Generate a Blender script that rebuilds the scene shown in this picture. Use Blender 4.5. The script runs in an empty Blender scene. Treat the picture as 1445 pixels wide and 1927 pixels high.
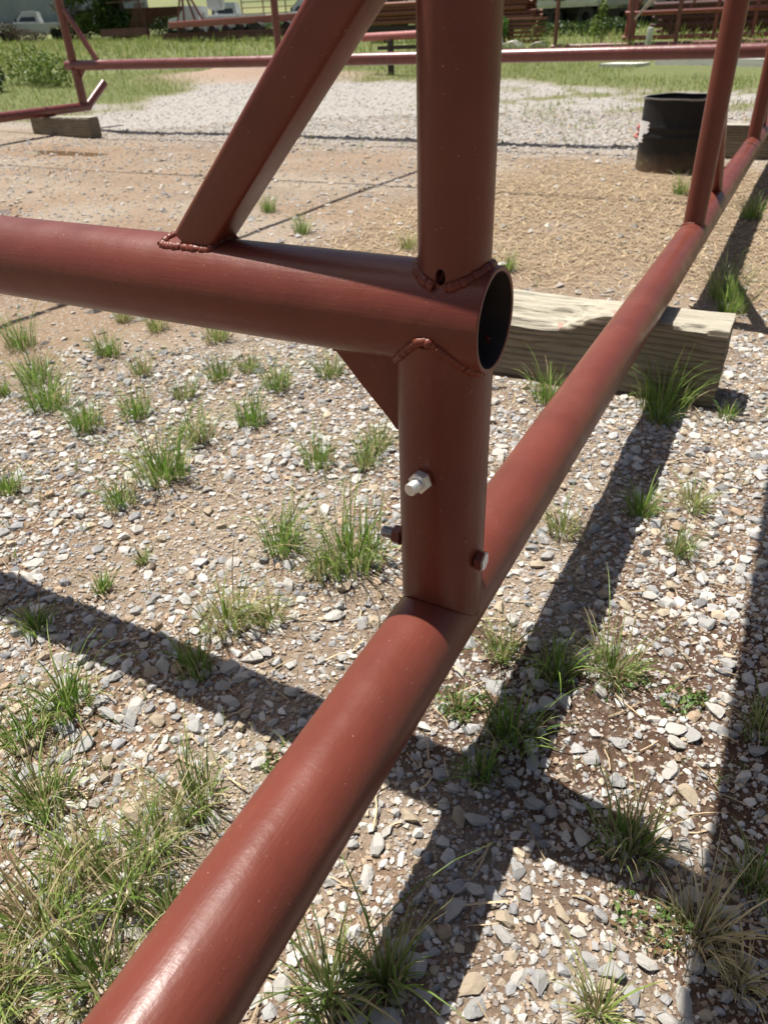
import bpy, bmesh, math, random
import numpy as np
from mathutils import Vector, Matrix, Quaternion

SC = bpy.context.scene
COL = SC.collection
H = 1.03                      # camera height above the yard; all "c" coordinates are relative to the camera
rnd = random.Random(7)
rng = np.random.default_rng(11)

# ------------------------------------------------------------------ camera
cam_d = bpy.data.cameras.new('camera')
cam = bpy.data.objects.new('camera', cam_d); COL.objects.link(cam); SC.camera = cam
CR = Vector((0.88568265, 0.46300965, -0.03447183))
CU = Vector((-0.23256936, 0.50668516, 0.83016965))
CF = Vector((-0.40184292, 0.72724976, -0.55644411))
cam.matrix_world = Matrix(((CR.x, CU.x, -CF.x, 0), (CR.y, CU.y, -CF.y, 0), (CR.z, CU.z, -CF.z, H), (0, 0, 0, 1)))
cam_d.sensor_fit = 'VERTICAL'; cam_d.sensor_height = 36; cam_d.lens = 1360 / 1927 * 36
cam_d.clip_start = .02; cam_d.clip_end = 3000
cam_d.dof.use_dof = True; cam_d.dof.focus_distance = 1.0; cam_d.dof.aperture_fstop = 8.5

# ------------------------------------------------------------------ sky and sun
SUN = Vector((-.38, .08, 1)).normalized()
w = bpy.data.worlds.new('World'); SC.world = w; w.use_nodes = True
nt = w.node_tree; bg = nt.nodes['Background']
sky = nt.nodes.new('ShaderNodeTexSky'); sky.sky_type = 'NISHITA'; sky.sun_disc = False
sky.sun_elevation = math.asin(SUN.z); sky.sun_rotation = math.atan2(SUN.x, SUN.y)
nt.links.new(sky.outputs[0], bg.inputs[0]); bg.inputs[1].default_value = .052; sky.dust_density = 3.0; sky.air_density = .8
sd = bpy.data.lights.new('sun', 'SUN'); sd.energy = 5.0; sd.angle = math.radians(.53); sd.color = (1, .955, .88)
so = bpy.data.objects.new('sun', sd); COL.objects.link(so); so.rotation_mode = 'QUATERNION'
so.rotation_quaternion = SUN.to_track_quat('Z', 'Y'); so.location = (0, 0, 30)
SC.view_settings.view_transform = 'Standard'; SC.view_settings.look = 'None'
SC.view_settings.gamma = 1; SC.view_settings.use_curve_mapping = False
SC.view_settings.exposure = .78

# ------------------------------------------------------------------ noise on the CPU
def _h(ix, iy, s):
    n = (ix.astype(np.int64) * 374761393 + iy.astype(np.int64) * 668265263 + s * 1274126177) & 0x7fffffff
    n = ((n ^ (n >> 13)) * 1274126177) & 0x7fffffff
    return ((n ^ (n >> 16)) & 0xffff) / 65535.0
def vnoise(x, y, s=0):
    ix = np.floor(x); iy = np.floor(y); fx = x - ix; fy = y - iy
    fx = fx * fx * (3 - 2 * fx); fy = fy * fy * (3 - 2 * fy)
    a = _h(ix, iy, s); b = _h(ix + 1, iy, s); c = _h(ix, iy + 1, s); d = _h(ix + 1, iy + 1, s)
    return (a * (1 - fx) + b * fx) * (1 - fy) + (c * (1 - fx) + d * fx) * fy
def fbm(x, y, s=0, o=4):
    t = 0; a = .5
    for i in range(o):
        t = t + a * vnoise(x * 2 ** i + 17 * i, y * 2 ** i - 9 * i, s + i); a *= .5
    return t / (1 - .5 ** o)
def sm(a, b, x): t = np.clip((x - a) / (b - a), 0, 1); return t * t * (3 - 2 * t)

TR = [0, 11, 20, 30, 45, 65, 80, 120, 200, 400, 1500]
TZ = [0, 0, .23, .51, .75, .98, 1.28, 5.5, 16, 46, 150]
def ground_z(x, y):
    x = np.asarray(x, float); y = np.asarray(y, float); r = np.hypot(x, y)
    z = np.interp(r, TR, TZ)
    z = z + (fbm(x * .5, y * .5, 5, 2) - .5) * .05 * sm(2.5, 9, r) + (fbm(x * 6, y * 6, 6, 3) - .5) * .02 * (1 - sm(3, 6, r)) + (fbm(x * .05, y * .05, 8, 2) - .5) * 3 * sm(80, 200, r)
    d = np.hypot((x + 11.6) / 1.5, (y - 15.6) / .9); z = z + .28 * np.exp(-d * d * 1.3)
    for (px, py, a, b) in PUD: z = z - .02 * np.exp(-(((x - px) / a) ** 2 + ((y - py) / b) ** 2))
    return z
PUD = [(-7.4, 6.25, .75, .2), (-5.25, 3.62, .3, .2)]
def gz(x, y): return float(ground_z(x, y))

def zones(x, y):
    """weights: gravel, straw, grass, brown damp earth, pale chips"""
    r = np.hypot(x, y)
    n1 = fbm(x * 1.1, y * 1.1, 20, 4); n2 = fbm(x * 3.3, y * 3.3, 30, 3); n3 = fbm(x * .35, y * .35, 40, 3)
    near = 1 - sm(1.6, 4.0, r + (n1 - .5) * 1.5)
    # grass edge: runs roughly from (-10,9) to (-3,15.5)
    edge = np.maximum(y - 14.9, np.minimum((-10.2 - .3 * (y - 9)) - x, y - 8.5) * 1.2); edge = np.where(x > -5, y - 14.9 + 1.3 * sm(-5, -3, x), edge)
    grass = sm(-.7, .7, edge + (n1 - .5) * 2.6)
    patch = sm(.52, .7, n2 + (n1 - .5) * .5) * sm(9, 13, y) * sm(-6.5, -3, x) * .9
    bare = np.exp(-(((x + 11.3) / 2.6) ** 2 + ((y - 15.6) / 1.6) ** 2) ** 2)
    grass = np.clip(np.maximum(grass * (1 - bare), patch), 0, 1)
    band = sm(6.9, 8.6, y + (n1 - .5) * 1.6 - np.clip(-x - 6, 0, 5) * .05) * (1 - grass)
    gravel = np.clip(near * (.42 + .8 * sm(.36, .6, n2 * .6 + n1 * .4) + .3 * sm(.9, .5, y) + .15 * sm(-.7, -.2, x)) + .22 * sm(.4, .65, n2) + band, 0, 1)
    left = sm(-.9, -1.5, x) * sm(.9, 1.3, y) * (1 - sm(2.4, 3.4, y))
    gravel = gravel * (1 - .4 * left * sm(.62, .4, n1))
    straw = sm(2.9, 4.0, y + (n1 - .5)) * (1 - sm(6.0, 7.4, y + (n2 - .5) * 1.2)) * sm(-2.6, -1.6, x + (n1 - .5)) * sm(.3, .5, n2 * .5 + n1 * .5 + .08)
    damp = sm(.54, .72, fbm(x * 2.1 + 5, y * 2.1, 50, 3) + .22 * np.exp(-(((x + .2) / .28) ** 2 + ((y - .68) / .3) ** 2))) * (1 - sm(1.4, 2.2, r)) * sm(-.75, -.3, x)
    return gravel, straw, grass, damp, n1, n2, n3, band

# ------------------------------------------------------------------ mesh helpers
def mesh_np(name, v, f, mat, parent=None, smooth=False, cols=None, loc=None):
    """v (n,3), f (m,3|4) arrays"""
    v = np.asarray(v, np.float32); f = np.asarray(f, np.int32); k = f.shape[1]
    me = bpy.data.meshes.new(name); me.vertices.add(len(v)); me.vertices.foreach_set('co', v.ravel())
    me.loops.add(f.size); me.loops.foreach_set('vertex_index', f.ravel())
    me.polygons.add(len(f)); me.polygons.foreach_set('loop_start', np.arange(0, f.size, k, dtype=np.int32))
    me.polygons.foreach_set('loop_total', np.full(len(f), k, np.int32))
    me.polygons.foreach_set('use_smooth', np.full(len(f), smooth))
    me.update(calc_edges=True)
    if cols is not None:
        a = me.color_attributes.new('tint', 'FLOAT_COLOR', 'POINT')
        c = np.ones((len(v), 4), np.float32); c[:, :3] = cols; a.data.foreach_set('color', c.ravel())
    return link(name, me, mat, parent, loc)
def link(name, me, mat, parent=None, loc=None):
    o = bpy.data.objects.new(name, me); COL.objects.link(o)
    if mat and not me.materials: me.materials.append(mat)
    if loc is not None: o.location = loc
    if parent: o.parent = parent; o.location = Vector(o.location) - parent.location
    return o
def py_mesh(name, v, f, mat, parent=None, smooth=False, loc=(0, 0, 0)):
    me = bpy.data.meshes.new(name); me.from_pydata([tuple(q) for q in v], [], f); me.update()
    if smooth: me.polygons.foreach_set('use_smooth', [True] * len(me.polygons))
    return link(name, me, mat, parent, loc)
def root(name, label, cat, loc, group=None):
    o = bpy.data.objects.new(name, None); COL.objects.link(o); o.location = loc; o.empty_display_size = .1
    o['label'] = label; o['category'] = cat
    if group: o['group'] = group
    return o
def tag(o, label=None, cat=None, group=None, kind=None):
    if label: o['label'] = label
    if cat: o['category'] = cat
    if group: o['group'] = group
    if kind: o['kind'] = kind
    return o
def W(x, y, z): return Vector((x, y, z + H))       # camera-relative to world
def place(o, p0, p1):
    d = (p1 - p0); q = d.normalized().to_track_quat('Z', 'Y'); o.rotation_mode = 'QUATERNION'; o.rotation_quaternion = q
def shade_auto(me, ang=35):
    bm = bmesh.new(); bm.from_mesh(me)
    for e in bm.edges: e.smooth = len(e.link_faces) == 2 and e.calc_face_angle(0) < math.radians(ang)
    for f in bm.faces: f.smooth = True
    bm.to_mesh(me); bm.free()
def pipe(name, p0, p1, r, mat, parent=None, wall=.006, seg=48, rings=None, wob=0.0):
    """hollow round pipe from p0 to p1, open ends, its own local Z along the pipe"""
    p0 = Vector(p0); p1 = Vector(p1); L = (p1 - p0).length
    n = rings or max(2, int(L / .05)); n = min(n, 160)
    ri = max(r - wall, r * .5); bev = .0012 if r > .02 else 0
    prof = [(ri, L - .25 if L > .5 else L * .5), (ri, L - .001), (ri + bev, L), (r - bev, L), (r, L - bev)]
    prof += [(r, L * (1 - i / n)) for i in range(1, n)] + [(r, bev), (r - bev, 0), (ri + bev, 0), (ri, .001), (ri, .25 if L > .5 else L * .5)]
    v = []; f = []
    for (rr, z) in prof:
        for k in range(seg):
            a = 2 * math.pi * k / seg
            q = rr * (1 + wob * math.sin(z * 3 + a * 2)) if wob else rr
            v.append((q * math.cos(a), q * math.sin(a), z))
    for i in range(len(prof) - 1):
        for k in range(seg):
            a = i * seg + k; b = i * seg + (k + 1) % seg
            f.append((a, b, b + seg, a + seg))
    # inside stops so that nothing shows through the far end
    f.append(tuple(range(seg))); f.append(tuple(range((len(prof) - 1) * seg, len(prof) * seg))[::-1])
    o = py_mesh(name, v, f, mat, parent, True, p0); place(o, p0, p1)
    bm = bmesh.new(); bm.from_mesh(o.data); bmesh.ops.recalc_face_normals(bm, faces=bm.faces); bm.to_mesh(o.data); bm.free(); shade_auto(o.data, 40)
    return o
def bar(name, p0, p1, w_, h_, mat, parent=None, bev=.003, up=None, rad=None):
    """rectangular tube / beam"""
    p0 = Vector(p0); p1 = Vector(p1); L = (p1 - p0).length
    bm = bmesh.new(); bmesh.ops.create_cube(bm, size=1)
    for v in bm.verts: v.co = Vector((v.co.x * w_, v.co.y * h_, (v.co.z + .5) * L))
    if bev:
        bmesh.ops.bevel(bm, geom=list(bm.edges), offset=bev, segments=3 if bev > .004 else 1, affect='EDGES', profile=.5)
    me = bpy.data.meshes.new(name); bm.to_mesh(me); bm.free()
    o = link(name, me, mat, parent, p0)
    z = (p1 - p0).normalized(); u = Vector(up) if up else Vector((0, 0, 1))
    if abs(z.dot(u)) > .98: u = Vector((0, 1, 0))
    y = (u - z * z.dot(u)).normalized(); x = y.cross(z)
    o.rotation_mode = 'QUATERNION'; o.rotation_quaternion = Matrix((x, y, z)).transposed().to_quaternion()
    shade_auto(me, 40)
    return o
def box(name, c, s, mat, parent=None, bev=.01, rz=0, loc=None):
    bm = bmesh.new(); bmesh.ops.create_cube(bm, size=1)
    for v in bm.verts: v.co = Vector((v.co.x * s[0], v.co.y * s[1], v.co.z * s[2]))
    if bev: bmesh.ops.bevel(bm, geom=list(bm.edges), offset=bev, segments=2, affect='EDGES')
    me = bpy.data.meshes.new(name); bm.to_mesh(me); bm.free(); shade_auto(me, 40)
    o = link(name, me, mat, parent, c); o.rotation_euler.z = rz
    return o
def tube_curve(name, pts, r, mat, parent=None, seg=10, radf=None, smooth=True):
    pts = [Vector(p) for p in pts]; o0 = pts[0].copy(); v = []; f = []; n = len(pts); up = None
    for i, p in enumerate(pts):
        t = (pts[min(i + 1, n - 1)] - pts[max(i - 1, 0)]).normalized()
        if up is None: up = t.orthogonal().normalized()
        up = (up - t * up.dot(t)).normalized(); b = t.cross(up)
        rr = r * (radf(i) if radf else 1)
        for k in range(seg):
            a = 2 * math.pi * k / seg; v.append(p - o0 + (up * math.cos(a) + b * math.sin(a)) * rr)
        if i:
            for k in range(seg):
                a = (i - 1) * seg + k; c = (i - 1) * seg + (k + 1) % seg; f.append((a, c, c + seg, a + seg))
    f.append(tuple(range(seg))[::-1]); f.append(tuple(range((n - 1) * seg, n * seg)))
    return py_mesh(name, v, f, mat, parent, smooth, o0)

# ------------------------------------------------------------------ material helpers
def M(name, base=(.5, .5, .5), rough=.6, metal=0, spec=.5):
    m = bpy.data.materials.new(name); m.use_nodes = True; b = m.node_tree.nodes['Principled BSDF']
    b.inputs['Base Color'].default_value = (*base, 1); b.inputs['Roughness'].default_value = rough
    b.inputs['Metallic'].default_value = metal; b.inputs['Specular IOR Level'].default_value = spec
    return m
class N:
    def __init__(s, m): s.m = m; s.t = m.node_tree; s.b = s.t.nodes['Principled BSDF']
    def n(s, typ, **k):
        x = s.t.nodes.new(typ)
        for a, v in k.items(): setattr(x, a, v)
        return x
    def l(s, a, b): s.t.links.new(a, b)
    def coord(s, scale=(1, 1, 1), kind='Object'):
        c = s.n('ShaderNodeTexCoord'); m = s.n('ShaderNodeMapping'); m.inputs['Scale'].default_value = scale
        s.l(c.outputs[kind], m.inputs[0]); return m.outputs[0]
    def noise(s, vec, scale, detail=4, rough=.55):
        x = s.n('ShaderNodeTexNoise'); x.inputs['Scale'].default_value = scale; x.inputs['Detail'].default_value = detail
        x.inputs['Roughness'].default_value = rough; s.l(vec, x.inputs['Vector']); return x.outputs[0]
    def ramp(s, fac, stops):
        x = s.n('ShaderNodeValToRGB'); e = x.color_ramp.elements
        e[0].position = stops[0][0]; e[0].color = (*stops[0][1], 1); e[1].position = stops[-1][0]; e[1].color = (*stops[-1][1], 1)
        for p, c in stops[1:-1]: q = e.new(p); q.color = (*c, 1)
        s.l(fac, x.inputs[0]); return x.outputs[0]
    def mix(s, fac, a, b, mode='MIX'):
        x = s.n('ShaderNodeMix', data_type='RGBA', blend_type=mode)
        for inp, v in ((x.inputs[0], fac), (x.inputs[6], a), (x.inputs[7], b)):
            if isinstance(v, (int, float)): inp.default_value = v
            elif isinstance(v, tuple): inp.default_value = (*v, 1)
            else: s.l(v, inp)
        return x.outputs[2]
    def math(s, op, a, b=0.0):
        x = s.n('ShaderNodeMath', operation=op)
        for i, v in enumerate((a, b)):
            if isinstance(v, (int, float)): x.inputs[i].default_value = v
            else: s.l(v, x.inputs[i])
        return x.outputs[0]
    def bump(s, h, strength, dist, prev=None):
        x = s.n('ShaderNodeBump'); x.inputs['Strength'].default_value = strength; x.inputs['Distance'].default_value = dist
        s.l(h, x.inputs['Height'])
        if prev: s.l(prev, x.inputs['Normal'])
        return x.outputs[0]
    def col(s, c): s.l(c, s.b.inputs['Base Color'])
    def rough(s, c): s.l(c, s.b.inputs['Roughness'])
    def normal(s, c): s.l(c, s.b.inputs['Normal'])
    def sepz(s, vec, i):
        x = s.n('ShaderNodeSeparateXYZ'); s.l(vec, x.inputs[0]); return x.outputs[i]

def paint_mat(name, c=(.138, .0345, .0225), strokes=1.0, rough=.34, dust=True):
    m = M(name, c, rough, 0, .27); n = N(m)
    vo = n.coord()
    vs = n.coord((1, 1, .045))
    big = n.noise(vo, 7, 5); st = n.noise(vs, 220, 3, .6); st2 = n.noise(vs, 60, 4, .6); peel = n.noise(vo, 240, 2)
    dark = tuple(q * .82 for q in c); light = (c[0] * 1.16, c[1] * 1.2, c[2] * 1.2)
    cc = n.ramp(big, [(.3, dark), (.55, c), (.8, light)])
    cc = n.mix(n.math('MULTIPLY', st2, .22), cc, (c[0] * .7, c[1] * .62, c[2] * .6))
    if dust:
        sp = n.noise(vo, 330, 1, .4); f = n.math('MULTIPLY', n.math('GREATER_THAN', sp, .785), .7)
        cc = n.mix(f, cc, (.42, .24, .17))
        d2 = n.noise(vo, 3.2, 6, .7); f2 = n.ramp(d2, [(.5, (0, 0, 0)), (.8, (.2, .2, .2))]); cc = n.mix(f2, cc, (.27, .11, .075))
    n.col(cc)
    n.rough(n.ramp(n.noise(vo, 12, 5), [(.3, (rough - .06,) * 3), (.7, (rough + .12,) * 3)]))
    b1 = n.bump(st, .22 * strokes, .0014, n.bump(n.noise(n.coord((.12, .12, 1)), 120, 3, .6), .1 * strokes, .0012)); b2 = n.bump(peel, .25, .0008, b1); b3 = n.bump(n.noise(vo, 16, 3), .35, .004, b2); n.normal(b3)
    m.node_tree.nodes['Principled BSDF'].inputs['Coat Weight'].default_value = .06
    m.node_tree.nodes['Principled BSDF'].inputs['Coat Roughness'].default_value = .33
    return m
PAINT = paint_mat('red_primer_paint')
PAINT_DULL = paint_mat('red_primer_far', (.15, .038, .03), .5, .3, False)
PAINT_DULL.node_tree.nodes['Principled BSDF'].inputs['Specular IOR Level'].default_value = .6
WELD = paint_mat('red_primer_on_weld', (.145, .032, .018), 0, .4)
RUSTPIPE = paint_mat('rusty_pipe_steel', (.23, .095, .06), .5, .6, False)

def simple(name, c, rough=.6, metal=0, var=.25, scale=8, bump=0, tint=None, spec=.5):
    m = M(name, c, rough, metal, spec); n = N(m); v = n.coord()
    f = n.noise(v, scale, 5, .6)
    n.col(n.ramp(f, [(.25, tuple(q * (1 - var) for q in c)), (.75, tuple(min(1, q * (1 + var)) for q in c))] if not tint else [(.3, c), (.7, tint)]))
    if bump: n.normal(n.bump(n.noise(v, scale * 6, 4), .5, bump))
    return m
ZINC = simple('zinc_plated_steel', (.66, .66, .64), .38, .65, .15, 90, .0004)
ZINC_DARK = simple('greased_thread_steel', (.28, .27, .28), .35, .85, .2, 60, .0004)
PIPEDARK = simple('pipe_inside_dark', (.02, .014, .012), .7, 0, .3, 30)  # near-black colour for the inside of the open rail

def tint_mat(name, rough=.8, trans=0, nscale=60, amt=.25, bump=.002, blotch=None):
    m = M(name, (.5, .5, .5), rough, 0, .3); n = N(m)
    a = n.n('ShaderNodeVertexColor'); a.layer_name = 'tint'; v = n.coord()
    f = n.noise(v, nscale, 4, .6)
    c = n.mix(n.ramp(f, [(.3, (amt, amt, amt)), (.6, (0, 0, 0))]), a.outputs[0], n.mix(1.0, a.outputs[0], (.55, .5, .45), 'MULTIPLY'))
    if blotch:
        g = n.noise(v, blotch[0], 3); c = n.mix(n.math('MULTIPLY', n.math('GREATER_THAN', g, blotch[1]), .6), c, blotch[2])
    n.col(c)
    if bump: n.normal(n.bump(n.noise(v, nscale * 2.2, 5, .65), .7, bump))
    if trans:
        t = n.n('ShaderNodeBsdfTranslucent'); n.l(c, t.inputs[0]); mx = n.n('ShaderNodeMixShader'); mx.inputs[0].default_value = trans
        out = m.node_tree.nodes['Material Output']; n.l(n.b.outputs[0], mx.inputs[1]); n.l(t.outputs[0], mx.inputs[2]); n.l(mx.outputs[0], out.inputs[0])
    return m
STONE = tint_mat('limestone_gravel', .85, 0, 90, .45, .0016, (24, .755, (.42, .11, .09)))
BLADE = tint_mat('grass_blade', .5, .35, 14, .15, 0)
LEAF = tint_mat('leaf', .5, .3, 3, .2, 0)

# ------------------------------------------------------------------ ground
def ground_material():
    m = M('yard_earth', (.3, .2, .12), .92, 0, .2); n = N(m)
    A = n.n('ShaderNodeVertexColor'); A.layer_name = 'tint'; v = n.coord()
    f1 = n.noise(v, 45, 6, .7); f2 = n.noise(v, 260, 4, .6); f3 = n.noise(v, 1.3, 4)
    c = n.mix(n.ramp(f1, [(.3, (.55, .55, .55)), (.5, (.1, .1, .1)), (.8, (0, 0, 0))]), A.outputs[0], n.mix(1.0, A.outputs[0], (.5, .44, .4), 'MULTIPLY'))
    c = n.mix(n.ramp(f1, [(.52, (0, 0, 0)), (.72, (.5, .5, .5))]), c, n.mix(.5, A.outputs[0], (.62, .56, .48)))
    c = n.mix(n.ramp(f2, [(.4, (0, 0, 0)), (.7, (.35, .35, .35))]), c, n.mix(1.0, c, (.55, .5, .45), 'MULTIPLY'))
    # small chips pressed into the earth
    vo = n.n('ShaderNodeTexVoronoi'); vo.inputs['Scale'].default_value = 85; n.l(v, vo.inputs['Vector'])
    w2 = n.n('ShaderNodeSeparateColor'); n.l(vo.outputs['Color'], w2.inputs[0])
    chip = n.math('MULTIPLY', n.math('GREATER_THAN', w2.outputs[0], .72), n.math('LESS_THAN', vo.outputs['Distance'], .42))
    c = n.mix(n.math('MULTIPLY', chip, .75), c, n.ramp(w2.outputs[1], [(0, (.3, .27, .24)), (1, (.55, .53, .5))]))
    n.col(c)
    h = n.math('ADD', n.math('MULTIPLY', f1, .7), n.math('MULTIPLY', chip, .25))
    n.normal(n.bump(f2, .6, .003, n.bump(h, 1.0, .02, n.bump(n.noise(v, 9, 5, .65), .8, .04))))
    return m
def build_ground():
    rad = np.concatenate([[0.02], np.geomspace(.12, 14, 360), np.geomspace(14.5, 90, 110), np.geomspace(94, 1500, 50)])
    # directions: azimuth measured from +Y towards -X; fine in the quarter in view
    fine = np.linspace(-60, 100, 560); coarse = np.linspace(102, 298, 70)
    ang = np.radians(np.concatenate([fine, coarse])); na = len(ang)
    Rr, Aa = np.meshgrid(rad, ang, indexing='ij'); x = -Rr * np.sin(Aa); y = Rr * np.cos(Aa)
    z = ground_z(x, y)
    g, s, gr, dp, n1, n2, n3, band = zones(x, y)
    r = np.hypot(x, y)
    soil = np.array([.34, .245, .165]); sand = np.array([.39, .315, .24]); red = np.array([.26, .16, .10]); br = np.array([.11, .06, .038])
    strw = np.array([.31, .215, .13]); gra = np.array([.15, .18, .05]); gray = np.array([.46, .45, .43]); hill = np.array([.15, .19, .065])
    L = lambda a, b, t: a + (b - a) * t[..., None]
    one = np.ones_like(x)[..., None]
    c = L(one * sand, one * soil, sm(.4, .65, n1))
    c = L(c, one * red, (1 - sm(1.4, 2.6, r)) * sm(.35, .6, n2) * .75)
    c = L(c, one * np.array([.27, .20, .14]), sm(.5, .66, fbm(x * 1.7, y * 2.6, 120, 5)) * .55 * sm(1.5, 3, r))
    c = L(c, one * br, dp * .9)
    c = L(c, one * strw, s * .85)
    c = L(c, one * gray, np.clip(band * 1.0, 0, 1) * .85)
    wet = np.zeros_like(x)
    for (px, py, a, b) in PUD: wet = np.maximum(wet, np.exp(-(((x - px) / (a * 1.5)) ** 2 + ((y - py) / (b * 1.9)) ** 2) ** 2))
    c = L(c, one * np.array([.30, .19, .11]), wet * .8)
    bare = np.exp(-(((x + 11.3) / 2.6) ** 2 + ((y - 15.6) / 1.6) ** 2) ** 2)
    c = L(c, one * gra, gr)
    c = L(c, one * np.array([.40, .27, .19]), bare * .9)
    hc = L(one * hill, one * np.array([.24, .25, .10]), sm(.35, .65, fbm(x * .08, y * .08, 70, 4)))
    c = L(c, hc, sm(60, 95, r)) * .84
    v = np.stack([x, y, z], -1).reshape(-1, 3); nr = len(rad)
    i, j = np.meshgrid(np.arange(nr - 1), np.arange(na), indexing='ij'); j2 = (j + 1) % na
    f = np.stack([i * na + j, (i + 1) * na + j, (i + 1) * na + j2, i * na + j2], -1).reshape(-1, 4)
    o = mesh_np('ground', v, f[:, ::-1], ground_material(), None, True, c.reshape(-1, 3))
    return tag(o, kind='structure')
GROUND = build_ground()

water = M('muddy_water', (.16, .1, .055), .04); water.node_tree.nodes['Principled BSDF'].inputs['Specular IOR Level'].default_value = .6
for i, (px, py, a, b) in enumerate(PUD):
    vs = [(0, 0, 0)]; K = 40
    for k in range(K):
        t = 2 * math.pi * k / K; q = .8 + .35 * float(fbm(np.array(math.cos(t) * 1.5 + 9 * i), np.array(math.sin(t) * 1.5), 3))
        vs.append((a * q * math.cos(t), b * q * math.sin(t), 0))
    o = py_mesh('puddle', vs, [(0, k + 1, (k + 1) % K + 1) for k in range(K)], water, None, False, (px, py, gz(px, py) + .008)); tag(o, kind='structure')

# ------------------------------------------------------------------ stones
def ico(sub):
    bm = bmesh.new(); bmesh.ops.create_icosphere(bm, subdivisions=sub, radius=1)
    v = np.array([q.co[:] for q in bm.verts]); f = np.array([[q.index for q in fa.verts] for fa in bm.faces]); bm.free(); return v, f
def rock_shapes(sub, n, planes, seed):
    r = np.random.default_rng(seed); v0, f = ico(sub); out = []
    for _ in range(n):
        v = v0 * 1.25
        for _k in range(planes):
            d = r.normal(size=3); d /= np.linalg.norm(d); lim = r.uniform(.55, .9); s = v @ d
            over = s > lim; v[over] -= np.outer(s[over] - lim, d)
        v = v + r.normal(size=v.shape) * .02; v = v * (1 + .05 * np.sin(v @ r.normal(size=3) * 3.1)[:, None])
        out.append(v)
    return out, f
def quat_rot(n, r, tilt=.6):
    yaw = r.uniform(0, 2 * np.pi, n); tx = r.normal(0, tilt, n); cy, sy = np.cos(yaw), np.sin(yaw); ct, st = np.cos(tx), np.sin(tx)
    Z = np.zeros((n, 3, 3)); Z[:, 0, 0] = cy; Z[:, 0, 1] = -sy * ct; Z[:, 0, 2] = sy * st; Z[:, 1, 0] = sy; Z[:, 1, 1] = cy * ct; Z[:, 1, 2] = -cy * st; Z[:, 2, 1] = st; Z[:, 2, 2] = ct
    return Z
def stone_cols(n, r, soil=None):
    base = np.array([[.36, .355, .35], [.43, .42, .40], [.50, .475, .43], [.27, .27, .275], [.54, .52, .48], [.42, .35, .26], [.36, .27, .19]])
    k = r.choice(7, n, p=[.2, .22, .19, .11, .08, .13, .07]); c = base[k] * r.uniform(.72, 1.2, (n, 1))
    if soil is not None: c = c * (1 - soil) + np.array([.30, .22, .155]) * soil * r.uniform(.7, 1.3, (n, 1))
    return np.clip(c, 0, .8)
def build_rocks(name, x, y, s, shapes, f, r, sink=.33, z=None, soil=None):
    n = len(x); m = len(shapes[0]); V = np.empty((n, m, 3), np.float32); C = np.empty((n, m, 3), np.float32)
    S = np.stack([s * r.uniform(.8, 1.35, n), s * r.uniform(.65, 1.0, n), s * r.uniform(.42, .8, n)], 1)
    Rm = quat_rot(n, r, .3); cols = stone_cols(n, r, soil); pick = r.integers(0, len(shapes), n)
    zz = ground_z(x, y) if z is None else z
    for q in range(len(shapes)):
        k = np.where(pick == q)[0]
        if len(k) == 0: continue
        P = shapes[q][None] * S[k][:, None, :]; P = np.einsum('nij,nmj->nmi', Rm[k], P)
        P[:, :, 0] += x[k][:, None]; P[:, :, 1] += y[k][:, None]; P[:, :, 2] += (zz[k] + S[k][:, 2] * (1 - 2 * sink) * .9)[:, None]
        V[k] = P; C[k] = cols[k][:, None, :]
    F = (np.arange(n) * m)[:, None, None] + f[None]
    return V.reshape(-1, 3), F.reshape(-1, 3), C.reshape(-1, 3)

# keep-out: nothing pushed through the timbers
def clear(x, y):
    return ~(((x > -.97) & (x < -.06) & (y > 2.27) & (y < 2.49)) | ((x > -9.15) & (x < -8.0) & (y > 7.3) & (y < 7.6)) | (np.hypot(x + .93, y - 6.74) < .3))
R1 = np.random.default_rng(101)
def sample(n, rmin, rmax, a0=-48, a1=84):
    rr = np.sqrt(R1.uniform(rmin ** 2, rmax ** 2, n)); a = np.radians(R1.uniform(a0, a1, n))
    x = -rr * np.sin(a); y = rr * np.cos(a); k = clear(x, y); return x[k], y[k]
def dart(x, y, s, k=.7):
    """big stones first; drop those that overlap an accepted one"""
    order = np.argsort(-s); cell = float(s.max()) * 2; grid = {}; keep = []
    for i in order:
        gx, gy = int(x[i] // cell), int(y[i] // cell); ok = True
        for a in (-1, 0, 1):
            for b in (-1, 0, 1):
                for j in grid.get((gx + a, gy + b), ()):
                    if (x[i] - x[j]) ** 2 + (y[i] - y[j]) ** 2 < (k * (s[i] + s[j])) ** 2: ok = False; break
                if not ok: break
            if not ok: break
        if ok: grid.setdefault((gx, gy), []).append(i); keep.append(i)
    return np.array(keep)

sh2, f2 = rock_shapes(3, 14, 15, 1)
sh1, f1 = rock_shapes(1, 18, 9, 2)
# near field
x, y = sample(62000, .25, 3.0)
dens = zones(x, y)[0]; k = R1.uniform(0, 1, len(x)) < np.clip(dens, 0, 1) ** 1.3 * 1.1; x, y = x[k], y[k]
s = np.clip(np.exp(R1.normal(math.log(.0074), .44, len(x))), .0036, .0185)
dist_n = np.hypot(x, y)
s = s * (.86 + .14 * sm(.7, 1.5, np.hypot(x, y)))
kp = dart(x, y, s); x, y, s = x[kp], y[kp], s[kp]
show = s / np.sqrt((x ** 2 + y ** 2) + 1.0)
order = np.argsort(-show); big, rest = order[:300], order[300:]
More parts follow.
